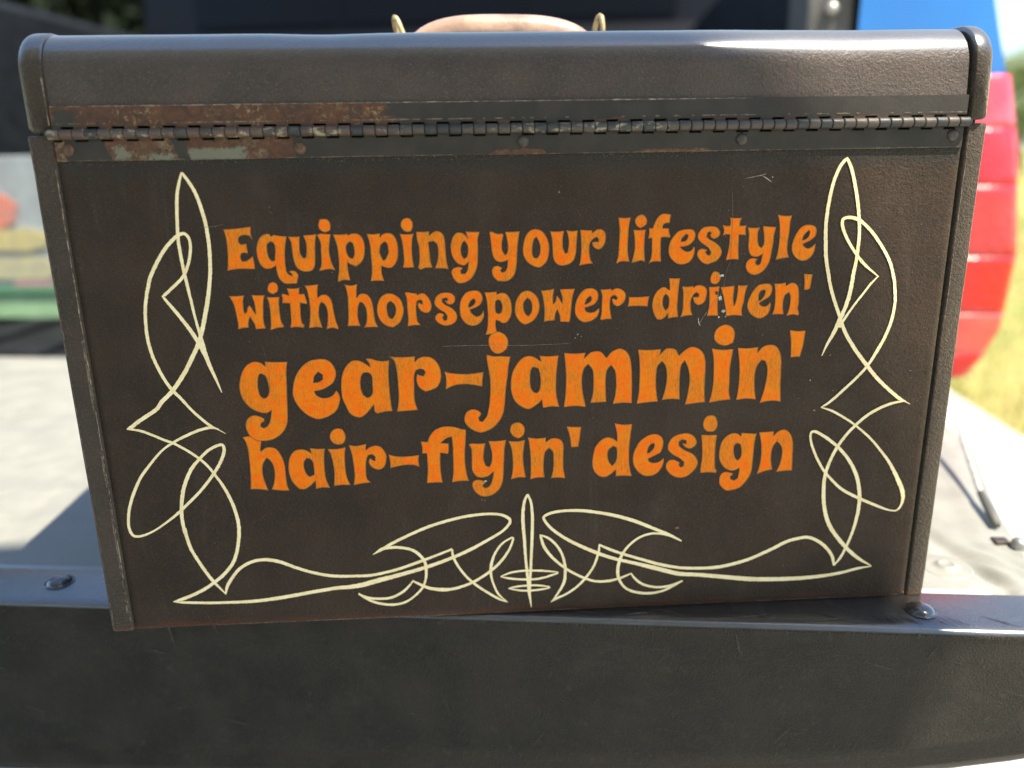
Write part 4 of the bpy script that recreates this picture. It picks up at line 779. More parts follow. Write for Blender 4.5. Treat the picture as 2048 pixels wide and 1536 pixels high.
def hwear_highlight(x0, x1, z, yfn, w, seed, mat, parent, thr=0.0):
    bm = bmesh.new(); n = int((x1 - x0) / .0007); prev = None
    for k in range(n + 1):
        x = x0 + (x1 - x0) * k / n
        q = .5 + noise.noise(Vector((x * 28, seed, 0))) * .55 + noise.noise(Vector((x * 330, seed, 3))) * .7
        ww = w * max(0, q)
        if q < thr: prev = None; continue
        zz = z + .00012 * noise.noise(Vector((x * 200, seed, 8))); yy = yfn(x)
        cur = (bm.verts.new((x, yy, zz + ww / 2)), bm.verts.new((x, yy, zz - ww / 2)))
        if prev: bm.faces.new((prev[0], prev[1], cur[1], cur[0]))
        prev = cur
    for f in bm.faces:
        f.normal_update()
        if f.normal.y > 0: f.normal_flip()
    obj('worn_highlight_edge', bm, M[mat], parent, kind='stuff')
hwear_highlight(-.1985, .1990, .25055, lambda x: lid_lean(x, .2505) - .00106, .00042, 2.2, 'worn', hinge, .1)  # painted highlight along the upper leaf's top ridge
hwear_highlight(-.1985, .1990, .24360, lambda x: lid_lean(x, .2436) - .00106, .00060, 6.2, 'worn_rimlit', hinge, .45)
hwear_highlight(-.1980, .1980, .22860, lambda x: panel_y(x, .2286) - .00106, .00030, 9.4, 'worn_rimlit', hinge, .3)
hwear_highlight(-.1985, .1985, .00110, lambda x: panel_y(x, .001) - .00022, .00040, 12.4, 'worn_rimlit', case, .35)
# rubbed end-cap seams, plus a painted rim light at the left corner
def worn_highlight_edge(x0, z0, x1, z1, yb, w, seed, mat='worn', gap=.1):
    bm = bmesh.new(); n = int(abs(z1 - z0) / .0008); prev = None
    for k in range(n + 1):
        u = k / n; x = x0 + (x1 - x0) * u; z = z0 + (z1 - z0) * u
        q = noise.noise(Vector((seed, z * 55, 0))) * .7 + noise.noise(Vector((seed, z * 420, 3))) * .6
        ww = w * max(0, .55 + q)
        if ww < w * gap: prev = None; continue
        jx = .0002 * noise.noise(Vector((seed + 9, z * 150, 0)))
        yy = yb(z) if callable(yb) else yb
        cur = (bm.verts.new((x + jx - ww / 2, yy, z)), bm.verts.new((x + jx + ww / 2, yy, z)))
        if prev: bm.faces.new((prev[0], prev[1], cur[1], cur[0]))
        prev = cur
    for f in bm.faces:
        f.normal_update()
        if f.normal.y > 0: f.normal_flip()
    obj('worn_highlight_edge', bm, M[mat], case, kind='stuff')
worn_highlight_edge(-.20035, .001, -.20035, .227, -.00100, .0006, 1.3)
worn_highlight_edge(-.20110, .010, -.20110, .150, -.00098, .0009, 4.7, 'worn_rimlit', .35)
worn_highlight_edge(-.20890, .002, -.20890, .238, -.00100, .0004, 7.1, 'worn_rimlit', .3)  # painted rim light down the left silhouette
worn_highlight_edge(-.2000, .243, -.2000, .262, -.00100, .0006, 2.9)
worn_highlight_edge(.20225, .150, .20225, .236, lambda z: -.0006 + .0028 * sstep(0, .24, z) * PANEL_LEAN, .0004, 5.5, 'worn_rimlit')
# handle -----------------------------------------------------------
leather = simple('worn_leather', (.38, .25, .19), .3, nscale=55, amt=.22, bumps=(300, .35, .0008))
brass = simple('aged_brass', (.46, .34, .17), .45, .5, nscale=300, amt=.25)
hy = .100
bm = bmesh.new()
pts = []; rad = []
for k in range(25):
    t = -1 + 2 * k / 24
    x = -.0035 + .0500 * t
    z = .2932 - .0080 * abs(t) ** 3.2 * 1.0 - .0005 * t
    rr = .0074 * max(.12, (1 - abs(t) ** 4.5)) ** .5
    pts.append((x, hy, z)); rad.append(rr)
tube(bm, pts, rad, 18)
bmesh.ops.recalc_face_normals(bm, faces=bm.faces)
grip = obj('handle_grip', bm, leather, case, smooth=True, label='worn leather carrying handle')
for s, x, lean in ((-1, -.0545, -.30), (1, .0475, .10)):
    bm = bmesh.new(); P3 = []
    for k in range(20):
        a = 2 * math.pi * k / 20
        lx = .0036 * math.cos(a); lz = .0115 * math.sin(a) + .0085
        P3.append((x + lx * .5 + lean * lz, hy - .004 * math.cos(a), .2795 + lz))
    tube(bm, P3, .0015, 8, closed=True)
    obj('handle_ring', bm, brass, case, smooth=True, label='brass ring at the %s end of the handle' % ('left' if s < 0 else 'right'))
    bm = bmesh.new(); box(bm, x - .010 * s - .006, x - .010 * s + .006, hy - .006, hy + .006, ZT - .0005, ZT + .0022, .0008)
    box(bm, x - .012 * s - .005, x - .012 * s + .005, hy - .004, hy + .004, ZT + .001, ZT + .0125, .002)
    obj('handle_bracket', bm, brass, case, smooth=False)

# ================================================================= PICKUP TRUCK
truck = thing('pickup_truck', 'blue pickup truck, tailgate lowered under the metal case', 'pickup truck', (0, -.0045, 0), R(-7.8))
def lip_mat():
    t = NT('black_trim_plastic')
    n = t.noise(900, 3, .6); n2 = t.noise(30, 5, .6)
    z = t.xyz[2]
    c = t.mix(t.ramp(n2, .35, .65), (.017, .0150, .0115), (.030, .0255, .0195))
    g = t.noise(1000, 3, .7, w=2.0)
    c = t.mix(t.math('MULTIPLY', t.ramp(g, .53, .70), .65), c, (.062, .054, .042))
    c = t.mix(t.math('MULTIPLY', t.ramp(t.noise(190, 5, .75, w=11.0), .50, .68), .40), c, (.045, .040, .030))
    c = t.mix(t.math('MULTIPLY', t.ramp(t.noise(70, 5, .7, w=13.0), .55, .70), .45), c, (.010, .010, .009))
    c = t.mix(t.math('MULTIPLY', t.ramp(g, .46, .3), .5), c, (.008, .008, .008))
    c = t.mix(t.math('MULTIPLY', t.ramp(t.noise(120, 5, .7, w=3.0), .58, .72), .35), c, (.085, .072, .048))
    c = t.mix(t.math('MULTIPLY', t.ramp(t.noise(25, 6, .7, w=4.0, stretch=(.4, 1, 1)), .55, .7), .35), c, (.050, .045, .038))
    top = t.ramp(z, -.0030, -.0012)
    r = t.math('MULTIPLY_ADD', top, -.36, .62)
    r = t.math('ADD', r, t.ramp(n2, .3, .7, -.05, .05))
    nb = t.bump(n, 1.0, .0008); nb = t.bump(t.noise(50, 4), .3, .0015, nb)
    return t.out(c, r, 0, nb, Specular_IOR_Level=.25, Coat_Weight=t.math('MULTIPLY', top, 1.0), Coat_IOR=2.5, Coat_Roughness=.3)
M['lip'] = lip_mat()
def liner_mat():
    t = NT('dusty_liner_paint')
    n = t.noise(35, 6, .65, dist=.6); n2 = t.noise(8, 4, stretch=(.5, 3, 1)); n3 = t.noise(800, 3)
    c = t.mix(t.ramp(n, .3, .7), (.235, .24, .215), (.28, .28, .25))
    c = t.mix(t.math('MULTIPLY', t.ramp(n2, .5, .7), .35), c, (.20, .21, .20))
    c = t.mix(t.math('MULTIPLY', t.ramp(t.noise(150, 5, .7, w=5.0), .6, .72), .4), c, (.17, .165, .14))
    return t.out(c, t.ramp(n, .3, .7, .38, .55), 0, t.bump(n3, .2, .0006, t.bump(t.noise(40, 4), .3, .002)))
M['liner'] = liner_mat()
M['blue'] = simple('blue_car_paint', (.010, .17, .56), .25, 0, 4, .12, Coat_Weight=.8, Coat_Roughness=.05)
M['bedblack'] = simple('black_bed_liner', (.008, .010, .012), .7, 0, 20, .3, (300, .5, .002), Specular_IOR_Level=.2)
M['glass'] = simple('tinted_rear_glass', (.003, .004, .007), .3, 0, Specular_IOR_Level=.12)
M['steel'] = simple('zinc_steel', (.40, .39, .37), .45, .7, 60, .15)
M['cable'] = simple('weathered_cable', (.42, .41, .38), .6, .1, 300, .3)
M['bolt'] = simple('black_bolt_paint', (.035, .035, .036), .18, 0, 200, .3, Coat_Weight=1.0, Coat_IOR=1.8, Coat_Roughness=.22)

# tailgate: rim cap facing the camera ------------------------------
tg = bpy.data.objects.new('tailgate', None); COL.objects.link(tg); tg.parent = truck
tg['label'] = 'lowered tailgate with a black plastic edge and pale dusty inside'
def zbot(s):
    K = [(-1.2, -.110), (-.5, -.104), (-.3, -.099), (-.02, -.090), (.08, -.0885), (.15, -.083), (.2, -.075), (.252, -.064), (.32, -.046)]
    for (a, b), (c, d) in zip(K, K[1:]):
        if s <= c: return b + (d - b) * (s - a) / (c - a)
    return K[-1][1]
bm = bmesh.new(); rows = []
NS = 900
for i in range(NS + 1):
    s = -1.13 + (.305 + 1.13) * i / NS
    nz = noise.noise(Vector((s * 60, 0, 0))); nz2 = noise.noise(Vector((s * 420, 3, 0)))
    wear = .00028 * nz + .00016 * nz2
    zb = zbot(s)
    gouge = .0009 * max(0, noise.noise(Vector((s * 130, 8, 0))) - .28) * sstep(-.05, .02, s)
    pr = [(.0425, -.0045), (.0405, -.0042), (.0385, -.0040), (.0372, -.0034), (.0365, -.0012), (.0352, -.0002), (.034, 0), (.020, .0002), (.006, 0), (.0022, -.0002 - gouge), (.0008 + wear, -.0010 + wear * .5 - gouge), (.0001 + wear, -.0022 + wear), (-.0004 + wear * 1.2, -.0036), (.0001, -.0050), (0, -.012)]
    for k in range(1, 9):
        u = k / 9; pr.append((0 + .0012 * math.sin(u * 3.14), -.012 + (zb + .012) * u))
    pr += [(.0006, zb + .0008), (.0022, zb), (.0030, zb - .0016), (.0035, zb - .010), (.010, zb - .020), (.030, zb - .028)]
    rows.append([bm.verts.new((s, y, z)) for y, z in pr])
for i in range(NS):
    for j in range(len(rows[0]) - 1):
        bm.faces.new((rows[i][j], rows[i + 1][j], rows[i + 1][j + 1], rows[i][j + 1]))
bmesh.ops.recalc_face_normals(bm, faces=bm.faces)
obj('edge_trim', bm, M['lip'], tg, smooth=True, label='black plastic trim along the tailgate edge, scuffed')
# frayed fibres along the edge
bm = bmesh.new()
for i in range(170):
    s = random.uniform(-.06, .27)
    if noise.noise(Vector((s * 40, 2, 2))) < -.1: continue
    L = random.uniform(.0012, .0045); x2 = s + random.uniform(-.35, .35) * L
    z0 = -.0022; wv = random.uniform(.00006, .00016)
    a = bm.verts.new((s - wv, -.0006, z0)); b = bm.verts.new((s + wv, -.0006, z0)); c = bm.verts.new((x2, -.0011, z0 - L)); bm.faces.new((a, b, c))
obj('frayed_edge', bm, simple('frayed_plastic', (.06, .055, .045), .6), tg, kind='stuff')
# scuffs on the trim's top
def trim_scuff(s0, t0, s1, t1, w, mat):
    bm = bmesh.new(); n = 12; prev = None; d = Vector((s1 - s0, t1 - t0, 0)).normalized(); nn = Vector((-d.y, d.x, 0))
    for k in range(n + 1):
        u = k / n; q = Vector((s0 + (s1 - s0) * u, t0 + (t1 - t0) * u, .00045)) + nn * .0005 * noise.noise(Vector((s0 * 900 + u * 5, 0, 0)))
        ww = w * math.sin(math.pi * (u * .9 + .05)) * (1 + .5 * noise.noise(Vector((u * 9, s0 * 300, 0))))
        cur = (bm.verts.new(q + nn * ww), bm.verts.new(q - nn * ww))
        if prev: bm.faces.new((prev[0], prev[1], cur[1], cur[0]))
        prev = cur
    bmesh.ops.recalc_face_normals(bm, faces=bm.faces)
    obj('scuff', bm, mat, tg)
for k in range(13):
    s = .172 + .0035 * k + random.uniform(-.001, .001); trim_scuff(s, .013 - random.uniform(0, .003), s + random.uniform(.004, .009), .0035, random.uniform(.00015, .0004), M['dark_scuff'])
trim_scuff(.228, .0135, .243, .004, .0004, M['dark_scuff']); trim_scuff(.145, .012, .160, .005, .0003, M['dark_scuff'])
for k in range(16):
    s = random.uniform(-.01, .17); trim_scuff(s, random.uniform(.0032, .011), s + random.uniform(.005, .02), random.uniform(.003, .010), random.uniform(.00012, .0003), M['scratch'] if k % 3 else M['dark_scuff'])
# faint vertical rubs and nicks on the trim's outer face
def face_rub(s0, z0, s1, z1, w, mat):
    bm = bmesh.new(); n = 10; prev = None; d = Vector((s1 - s0, 0, z1 - z0)).normalized(); nn = Vector((-d.z, 0, d.x))
    for k in range(n + 1):
        u = k / n; q = Vector((s0 + (s1 - s0) * u, -.00075, z0 + (z1 - z0) * u)) + nn * .0006 * noise.noise(Vector((s0 * 900 + u * 4, 2, 0)))
        ww = w * math.sin(math.pi * (u * .9 + .05)) * (1 + .7 * noise.noise(Vector((u * 9, s0 * 300, 5))))
        cur = (bm.verts.new(q + nn * ww), bm.verts.new(q - nn * ww))
        if prev: bm.faces.new((prev[0], prev[1], cur[1], cur[0]))
        prev = cur
    for f in bm.faces:
        f.normal_update()
        if f.normal.y > 0: f.normal_flip()
    obj('scuff', bm, mat, tg)
rubm = [simple('pale_rub', (.060, .055, .045), .7, 0, 900, .5), simple('dark_rub', (.010, .010, .010), .7, 0, 900, .3), simple('brown_rub', (.050, .038, .024), .7, 0, 900, .4)]
rr_ = random.Random(21)
for k in range(34):
    s = rr_.uniform(-.30, .26); z = rr_.uniform(-.072, -.006); L = rr_.uniform(.003, .016); an = rr_.gauss(1.57, .5) if k % 3 else rr_.gauss(0, .3)
    face_rub(s, z, s + L * math.cos(an), max(z - L * abs(math.sin(an)), -.082), rr_.uniform(.00010, .00028), rubm[k % 3])
for s, z, L in ((-.195, -.004, .022), (-.170, -.006, .010), (.104, -.004, .014)): face_rub(s, z, s + .004, z - L, .0005, rubm[2])
# bolts in the trim
for (s, t) in ((-.2663, .0206), (.2005, .0169), (-.733, .020)):
    bm = bmesh.new()
    lathe(bm, [(.0078, .0002), (.0076, .0006), (.0068, .00025), (.0066, .0006), (.0058, .0018), (.0040, .0028), (.0020, .0033), (0, .0034)], (s, t, .0002), (0, 0, 1), 32)
    bmesh.ops.recalc_face_normals(bm, faces=bm.faces)
    obj('bolt', bm, M['bolt'], tg, smooth=True, label='domed black bolt in the tailgate trim')
# pale inside panel
EDGE = [(.04, .276), (.084, .286), (.155, .303), (.26, .338), (.40, .352), (.535, .352)]
def sedge(t):
    for (a, b), (c, d) in zip(EDGE, EDGE[1:]):
        if t <= c: return b + (d - b) * (t - a) / (c - a)
    return EDGE[-1][1]
def liner_z(s, t, e):
    z = -.0030
    d = e - s                                    # distance from the right edge
    g = max(.02, .025 + .45 * (t - .06))
    z -= .0045 * math.exp(-((d - g) / .0055) ** 2)         # long pressed groove parallel to the edge
    z += .0025 * sstep(g + .006, g + .020, d)              # field stands slightly higher
    z += .0012 * math.exp(-((d - .018) / .008) ** 2)
    # wrinkles in the corner by the latch
    if d < .05: z += .0012 * math.sin((s * 1.1 + t * .7) * 420) * sstep(.05, .02, d) * sstep(.11, .085, t) * sstep(.04, .06, t)
    # cross ribs
    z += .0014 * (.5 + .5 * math.sin(t * 2 * math.pi / .125)) * sstep(g + .02, g + .06, d) * sstep(.05, .12, t)
    z += .0006 * noise.noise(Vector((s * 14, t * 14, 0)))
    rr = math.hypot(s - .2325, t - .0980)
    return z
bm = bmesh.new(); NT_, NSS = 150, 300; rows = []
for j in range(NT_ + 1):
    t = .0405 + (.535 - .0405) * (j / NT_) ** 1.25; e = sedge(t); row = []
    for i in range(NSS + 1):
        u = i / NSS; s = -1.14 + (e + 1.14) * (1 - (1 - u) ** 1.7)
        row.append(bm.verts.new((s, t, liner_z(s, t, e) + LINER_DZ)))
    rows.append(row)
for j in range(NT_):
    for i in range(NSS): bm.faces.new((rows[j][i], rows[j][i + 1], rows[j + 1][i + 1], rows[j + 1][i]))
edge = [r[-1] for r in rows]; low = [bm.verts.new(v.co + Vector((.002, 0, -.055))) for v in edge]
for a, b, c, d in zip(edge, edge[1:], low[1:], low): bm.faces.new((a, d, c, b))
far = rows[-1]; low2 = [bm.verts.new(v.co + Vector((0, .002, -.055))) for v in far]
for a, b, c, d in zip(far, far[1:], low2[1:], low2): bm.faces.new((a, b, c, d))
bmesh.ops.recalc_face_normals(bm, faces=bm.faces)
obj('inside_panel', bm, M['liner'], tg, smooth=True, label='pale dusty inside panel of the tailgate')
# dished fastener with rings
bm = bmesh.new()
lathe(bm, [(.0140, -.0006), (.0132, .0003), (.0120, -.0002), (.0106, .0004), (.0092, -.0001), (.0076, .0004), (.0056, .0005), (.0050, .0019), (.0036, .0022), (.0032, .0017), (0, .0017)], (.2335, .0650, -.0002 + LINER_DZ), (0, 0, 1), 36)
obj('ringed_fastener', bm, M['liner'], tg, smooth=True)
# latch striker and cable
bm = bmesh.new(); box(bm, .276, .285, .097, .105, -.008, -.0002, .001); obj('latch_plate', bm, M['rivet'], tg)
bm = bmesh.new(); lathe(bm, [(.0046, 0), (.0046, .003), (.0040, .0052), (.002, .0062), (0, .0064)], (.287, .094, -.002), (.3, -.1, 1), 20); obj('latch_stud', bm, M['steel'], tg, smooth=True)
bm = bmesh.new()
pts = [(.292 + (.400 - .292) * u, .150 + (.585 - .150) * u, .004 + (.110 - .004) * u - .006 * math.sin(math.pi * u)) for u in [k / 16 for k in range(17)]]
tube(bm, pts, .0019, 8); obj('support_cable', bm, M['cable'], tg, smooth=True, label='steel cable holding up the tailgate')
bm = bmesh.new(); tube(bm, [(.286, .118, .001), (.290, .135, .003), (.2935, .156, .006)], [.0024, .0032, .0024], 10); obj('cable_end', bm, simple('grey_sleeve', (.10, .10, .09), .6), tg, smooth=True)

# bed ---------------------------------------------------------------
bm = bmesh.new()
box(bm, -1.15, .31, .55, 2.16, -.060, -.010)
for k in range(12):
    s = -1.05 + .115 * k; box(bm, s, s + .05, .56, 2.14, -.0105, -.001, .003)
obj('bed_floor', bm, M['bedblack'], truck, label='black ribbed bed floor')
bm = bmesh.new(); box(bm, -1.16, .32, 2.14, 2.19, -.06, .50, .004)
for k in range(6):
    s = -1.0 + .22 * k; box(bm, s, s + .12, 2.128, 2.142, .03, .44, .006)
obj('bed_front_wall', bm, M['bedblack'], truck)
def bedside(sgn, inner, outer):
    """right (+1) or left bedside, as a vertical section swept along the bed"""
    z = [-.42, -.25, -.09, -.035, .02, .12, .225, .30, .37, .44, .52, .552, .56, .552, .54]
    o_ = [.430, .462, .480, .488, .497, .500, .487, .470, .449, .435, .420, .405, .380, .330, .312]
    prof = [(outer + (a - .50) * 1.0 if sgn > 0 else outer - (a - .50), b) for a, b in zip(o_, z)]
    return prof
for sgn in (1, -1):
    bm = bmesh.new()
    z = [-.42, -.25, -.09, -.035, .02, .12, .225, .30, .37, .44, .52, .552, .56, .552, .535, .0, -.06, -.42]
    s_ = [.400, .425, .440, .452, .478, .496, .487, .470, .449, .435, .420, .405, .380, .330, .312, .309, .340, .345]
    T = [.560, .566, .585, .70, .9, 1.1, 1.4, 1.7, 2.0, 2.35]
    BU = [0, -.008, -.014, -.016, -.016, -.016, -.016, -.016, -.018, -.02]
    rows = []
    for t, bu in zip(T, BU):
        row = []
        for (s, zz) in zip(s_, z):
            ss = s + (bu if s > .39 else 0)
            if t < .562 and s > .35: ss -= .006
            if sgn < 0: ss = -.84 - ss
            row.append(bm.verts.new((ss, t, zz)))
        rows.append(row)
    n = len(z)
    for i in range(len(T) - 1):
        for j in range(n):
            f = bm.faces.new((rows[i][j], rows[i + 1][j], rows[i + 1][(j + 1) % n], rows[i][(j + 1) % n]))
            if j in (13, 14, 15): f.material_index = 1
    bm.faces.new(rows[0]); bm.faces.new(rows[-1])
    bmesh.ops.recalc_face_normals(bm, faces=bm.faces)
    obj('bedside', bm, [M['blue'], M['bedblack']], truck, smooth=False, label='blue %s bedside' % ('right' if sgn > 0 else 'left'))
# tail light (wraps the corner)
def lens_mat(name, a, b):
    t = NT(name)
    c = t.mix(t.ramp(t.noise(18, 3), .35, .65), a, b)
    return t.out(c, .3, 0, t.bump(t.voro(160), .4, .002), Coat_Weight=.3, Coat_Roughness=.3, Subsurface_Weight=.15)
red = lens_mat('red_lens', (.50, .006, .007), (.56, .012, .012)); pinkl = lens_mat('clear_pink_lens', (.55, .055, .05), (.60, .09, .075))
def lens_piece(name, z0, z1, mat, label):
    bm = bmesh.new(); rows = []
    N = 8
    for k in range(N + 1):
        zz = z0 + (z1 - z0) * k / N
        # outer contour of the corner at this height
        C_ = [(-.021, .468), (.0, .482), (.035, .497), (.119, .502), (.225, .487), (.30, .469)]
        so_ = C_[-1][1]
        for (a, b), (c, d) in zip(C_, C_[1:]):
            if zz <= c: so_ = b + (d - b) * (zz - a) / (c - a); break
        si = .395 + .03 * max(0, (.03 - zz) / .05)
        row = []
        for (s, t) in ((si, .558), (si + .004, .551), ((si + so_) / 2, .546), (so_ - .012, .549), (so_ - .002, .556), (so_ + .003, .575), (so_ + .006, .64)):
            row.append(bm.verts.new((s, t, zz)))
        rows.append(row)
    for i in range(N):
        for j in range(6): bm.faces.new((rows[i][j], rows[i][j + 1], rows[i + 1][j + 1], rows[i + 1][j]))
    bm.faces.new(rows[0]); bm.faces.new(rows[-1])
    bmesh.ops.recalc_face_normals(bm, faces=bm.faces)
    obj(name, bm, mat, tl, smooth=True, label=label)
tl = bpy.data.objects.new('tail_light', None); COL.objects.link(tl); tl.parent = truck; tl['label'] = 'red tail light with paler sections'
lens_piece('lens', .248, .300, lens_mat('rose_lens', (.62, .06, .11), (.66, .10, .15)), 'rosy top section')
lens_piece('lens', .190, .2475, lens_mat('rose_lens_deep', (.58, .015, .04), (.62, .03, .06)), None)
lens_piece('lens', .115, .1895, lens_mat('pink_lens', (.56, .022, .03), (.60, .04, .045)), 'pink middle section')
lens_piece('lens', .052, .1145, red, 'deep red lower section')
lens_piece('lens', .006, .0515, pinkl, 'pale reversing section')
lens_piece('lens', -.021, .0055, red, 'small red bottom section')
# stake-pocket latch hardware on the inner corner
bm = bmesh.new(); box(bm, .262, .311, .575, .66, .335, .44, .004); obj('latch_bracket', bm, simple('grey_bracket', (.10, .095, .09), .5, 0, 30, .3), truck)
bm = bmesh.new(); lathe(bm, [(.007, 0), (.0075, .004), (.0055, .008), (.002, .0095), (0, .0097)], (.2860, .575, .3690), (0, -1, .25), 20); obj('striker_knob', bm, M['steel'], truck, smooth=True)
# cab ----------------------------------------------------------------
bm = bmesh.new()
prof = [(2.22, -.42), (2.22, .55), (2.235, .60), (2.262, .86), (2.33, .91), (3.4, .93), (3.4, -.42)]
extrude_profile(bm, prof, -1.32, .46, 1, True)
bmesh.ops.recalc_face_normals(bm, faces=bm.faces)
obj('cab', bm, simple('dark_navy_paint', (.0025, .004, .008), .5, 0, 3, .2, Specular_IOR_Level=.15), truck)
bm = bmesh.new()
a = Vector((0, 2.236, .62)); b = Vector((0, 2.258, .835)); nrm = Vector((0, -.997, .07))
for s0, s1 in ((-1.15, -.70), (-.69, -.15), (-.14, .31)):
    vs = [bm.verts.new(Vector((s, 0, 0)) + q + nrm * .006) for s, q in ((s0, a), (s1, a), (s1, b), (s0, b))]
    bm.faces.new(vs)
obj('rear_window', bm, M['glass'], truck)

# ================================================================= load in the bed
O_T = Vector((0, -.0045, 0)); ct, st = math.cos(R(-7.8)), math.sin(R(-7.8))
def tw(s, t, z=0): return Vector((s * ct - t * st, s * st + t * ct, z)) + O_T
c0 = tw(-.86, .80)
tray = thing('storage_tray', 'shallow green plastic tray on the truck bed beneath a printed carton', 'storage tray', (c0.x, c0.y, -.001), R(-7.8))
grn = simple('green_plastic', (.26, .42, .24), .45, 0, 30, .1)
bm = bmesh.new(); box(bm, -.16, .16, -.01, .20, 0, .004); obj('tray_base', bm, grn, tray)
bm = bmesh.new()
for a in ((-.16, .16, -.010, -.007), (-.16, .16, .197, .20), (-.16, -.157, -.007, .197), (.157, .16, -.007, .197)): box(bm, a[0], a[1], a[2], a[3], .0042, .046)
obj('tray_wall', bm, grn, tray)
bm = bmesh.new(); box(bm, -.165, .165, -.015, -.0102, .040, .047, .001); obj('tray_rim', bm, simple('dark_green_plastic', (.05, .22, .10), .5), tray)
carton = thing('carton', 'pale grey carton with orange and yellow printed patches, standing in the green tray', 'carton', (c0.x, c0.y, .0035), R(-7.8))
bm = bmesh.new(); box(bm, -.15, .125, .002, .18, 0, .235, .002); obj('carton_body', bm, simple('grey_board', (.27, .30, .32), .6, 0, 20, .12), carton)
def label_patch(nm, x0, x1, z0, z1, col, lab):
    t = NT(nm + '_ink')
    c = t.mix(t.ramp(t.noise(38, 5, .7), .35, .65), col, tuple(.5 * v + .12 for v in col))
    bm = bmesh.new(); n = 14; f = []; cx, cz, hx, hz = (x0 + x1) / 2, (z0 + z1) / 2, (x1 - x0) / 2, (z1 - z0) / 2
    ring = []
    for k in range(28):
        a = 6.283 * k / 28; ca, sa = math.cos(a), math.sin(a)
        ring.append((cx + hx * math.copysign(abs(ca) ** .45, ca) * (1 + .05 * math.sin(k * 2.3)), cz + hz * math.copysign(abs(sa) ** .6, sa) * (1 + .10 * math.sin(k * 1.7))))
    A = [bm.verts.new((p, -.0009, q)) for p, q in ring]; B = [bm.verts.new((p, .0015, q)) for p, q in ring]
    bm.faces.new(A)
    for k in range(28): bm.faces.new((A[k], B[k], B[(k + 1) % 28], A[(k + 1) % 28]))
    bmesh.ops.recalc_face_normals(bm, faces=bm.faces)
    obj(nm, bm, t.out(c, .6), carton, label=lab)
label_patch('orange_patch', -.15, .045, .130, .182, (.60, .17, .11), None)
label_patch('yellow_patch', -.15, .088, .096, .130, (.46, .40, .17), None)
label_patch('cream_patch', -.15, .095, .052, .088, (.44, .41, .24), None)
label_patch('rose_patch', .02, .120, .034, .054, (.34, .17, .22), None)
dn = tw(-.640, .83)
drum = thing('grey_bag', 'slumped grey cloth bag beside the printed carton in the truck bed', 'bag', (dn.x, dn.y, -.001), 0)
bm = bmesh.new()
bmesh.ops.create_uvsphere(bm, u_segments=32, v_segments=20, radius=1)
for v in bm.verts:
    q = v.co.copy(); k = noise.noise(q * 1.7) * .18 + noise.noise(q * 4) * .06
    v.co = Vector((q.x * .105 * (1 + k), q.y * .08 * (1 + k), max(0, (q.z * .11 + .10) * (1 + k * .6))))
obj('bag_body', bm, simple('grey_cloth', (.20, .20, .23), .85, 0, 25, .3, (200, .4, .002)), drum, smooth=True)
bm = bmesh.new(); cyl(bm, (0, 0, .19), (.01, 0, .235), .02, .035, 16); obj('bag_neck', bm, simple('grey_cloth_dark', (.13, .13, .15), .85), drum, smooth=True)

# ================================================================= GROUND
GZ = -.75
def sheet(name, pts, z, mat):
    bm = bmesh.new(); vs = [bm.verts.new((p[0], p[1], z)) for p in pts]; bm.faces.new(vs)
    bmesh.ops.recalc_face_normals(bm, faces=bm.faces)
    for f in bm.faces:
        if f.normal.z < 0: f.normal_flip()
    o = obj(name, bm, mat, kind='structure'); return o
def lawn_mat():
    t = NT('lawn_grass')
    n = t.noise(.45, 5, .6); n2 = t.noise(7, 5, .7); n3 = t.noise(60, 4, .7)
    c = t.mix(t.ramp(n, .35, .65), (.42, .36, .10), (.26, .32, .06))
    c = t.mix(t.math('MULTIPLY', t.ramp(n2, .45, .65), .6), c, (.46, .37, .14))
    c = t.mix(t.math('MULTIPLY', t.ramp(n3, .5, .7), .4), c, (.12, .13, .04))
    return t.out(c, .9, 0, t.bump(n3, .8, .03))
sheet('lawn', [(-300, -300), (300, -300), (300, 300), (-300, 300)], GZ - .03, lawn_mat())
def conc_mat():
    t = NT('driveway_concrete')
    n = t.noise(1.5, 5, .6); n2 = t.noise(60, 5, .7)
    c = t.mix(t.ramp(n, .35, .65), (.46, .44, .40), (.56, .54, .50))
    c = t.mix(t.math('MULTIPLY', t.ramp(n2, .45, .7), .35), c, (.36, .34, .31))
    return t.out(c, .85, 0, t.bump(n2, .4, .004))
bm = bmesh.new(); cm = conc_mat()
p = [tw(-3.2, -6), tw(1.59, -6), tw(1.56, 14), tw(-3.2, 14)]
top = [bm.verts.new((q.x, q.y, GZ)) for q in p]; bot = [bm.verts.new((q.x, q.y, GZ - .1)) for q in p]
bm.faces.new(top)
for i in range(4): bm.faces.new((top[i], bot[i], bot[(i + 1) % 4], top[(i + 1) % 4]))
bmesh.ops.recalc_face_normals(bm, faces=bm.faces)
obj('driveway', bm, cm, kind='structure')
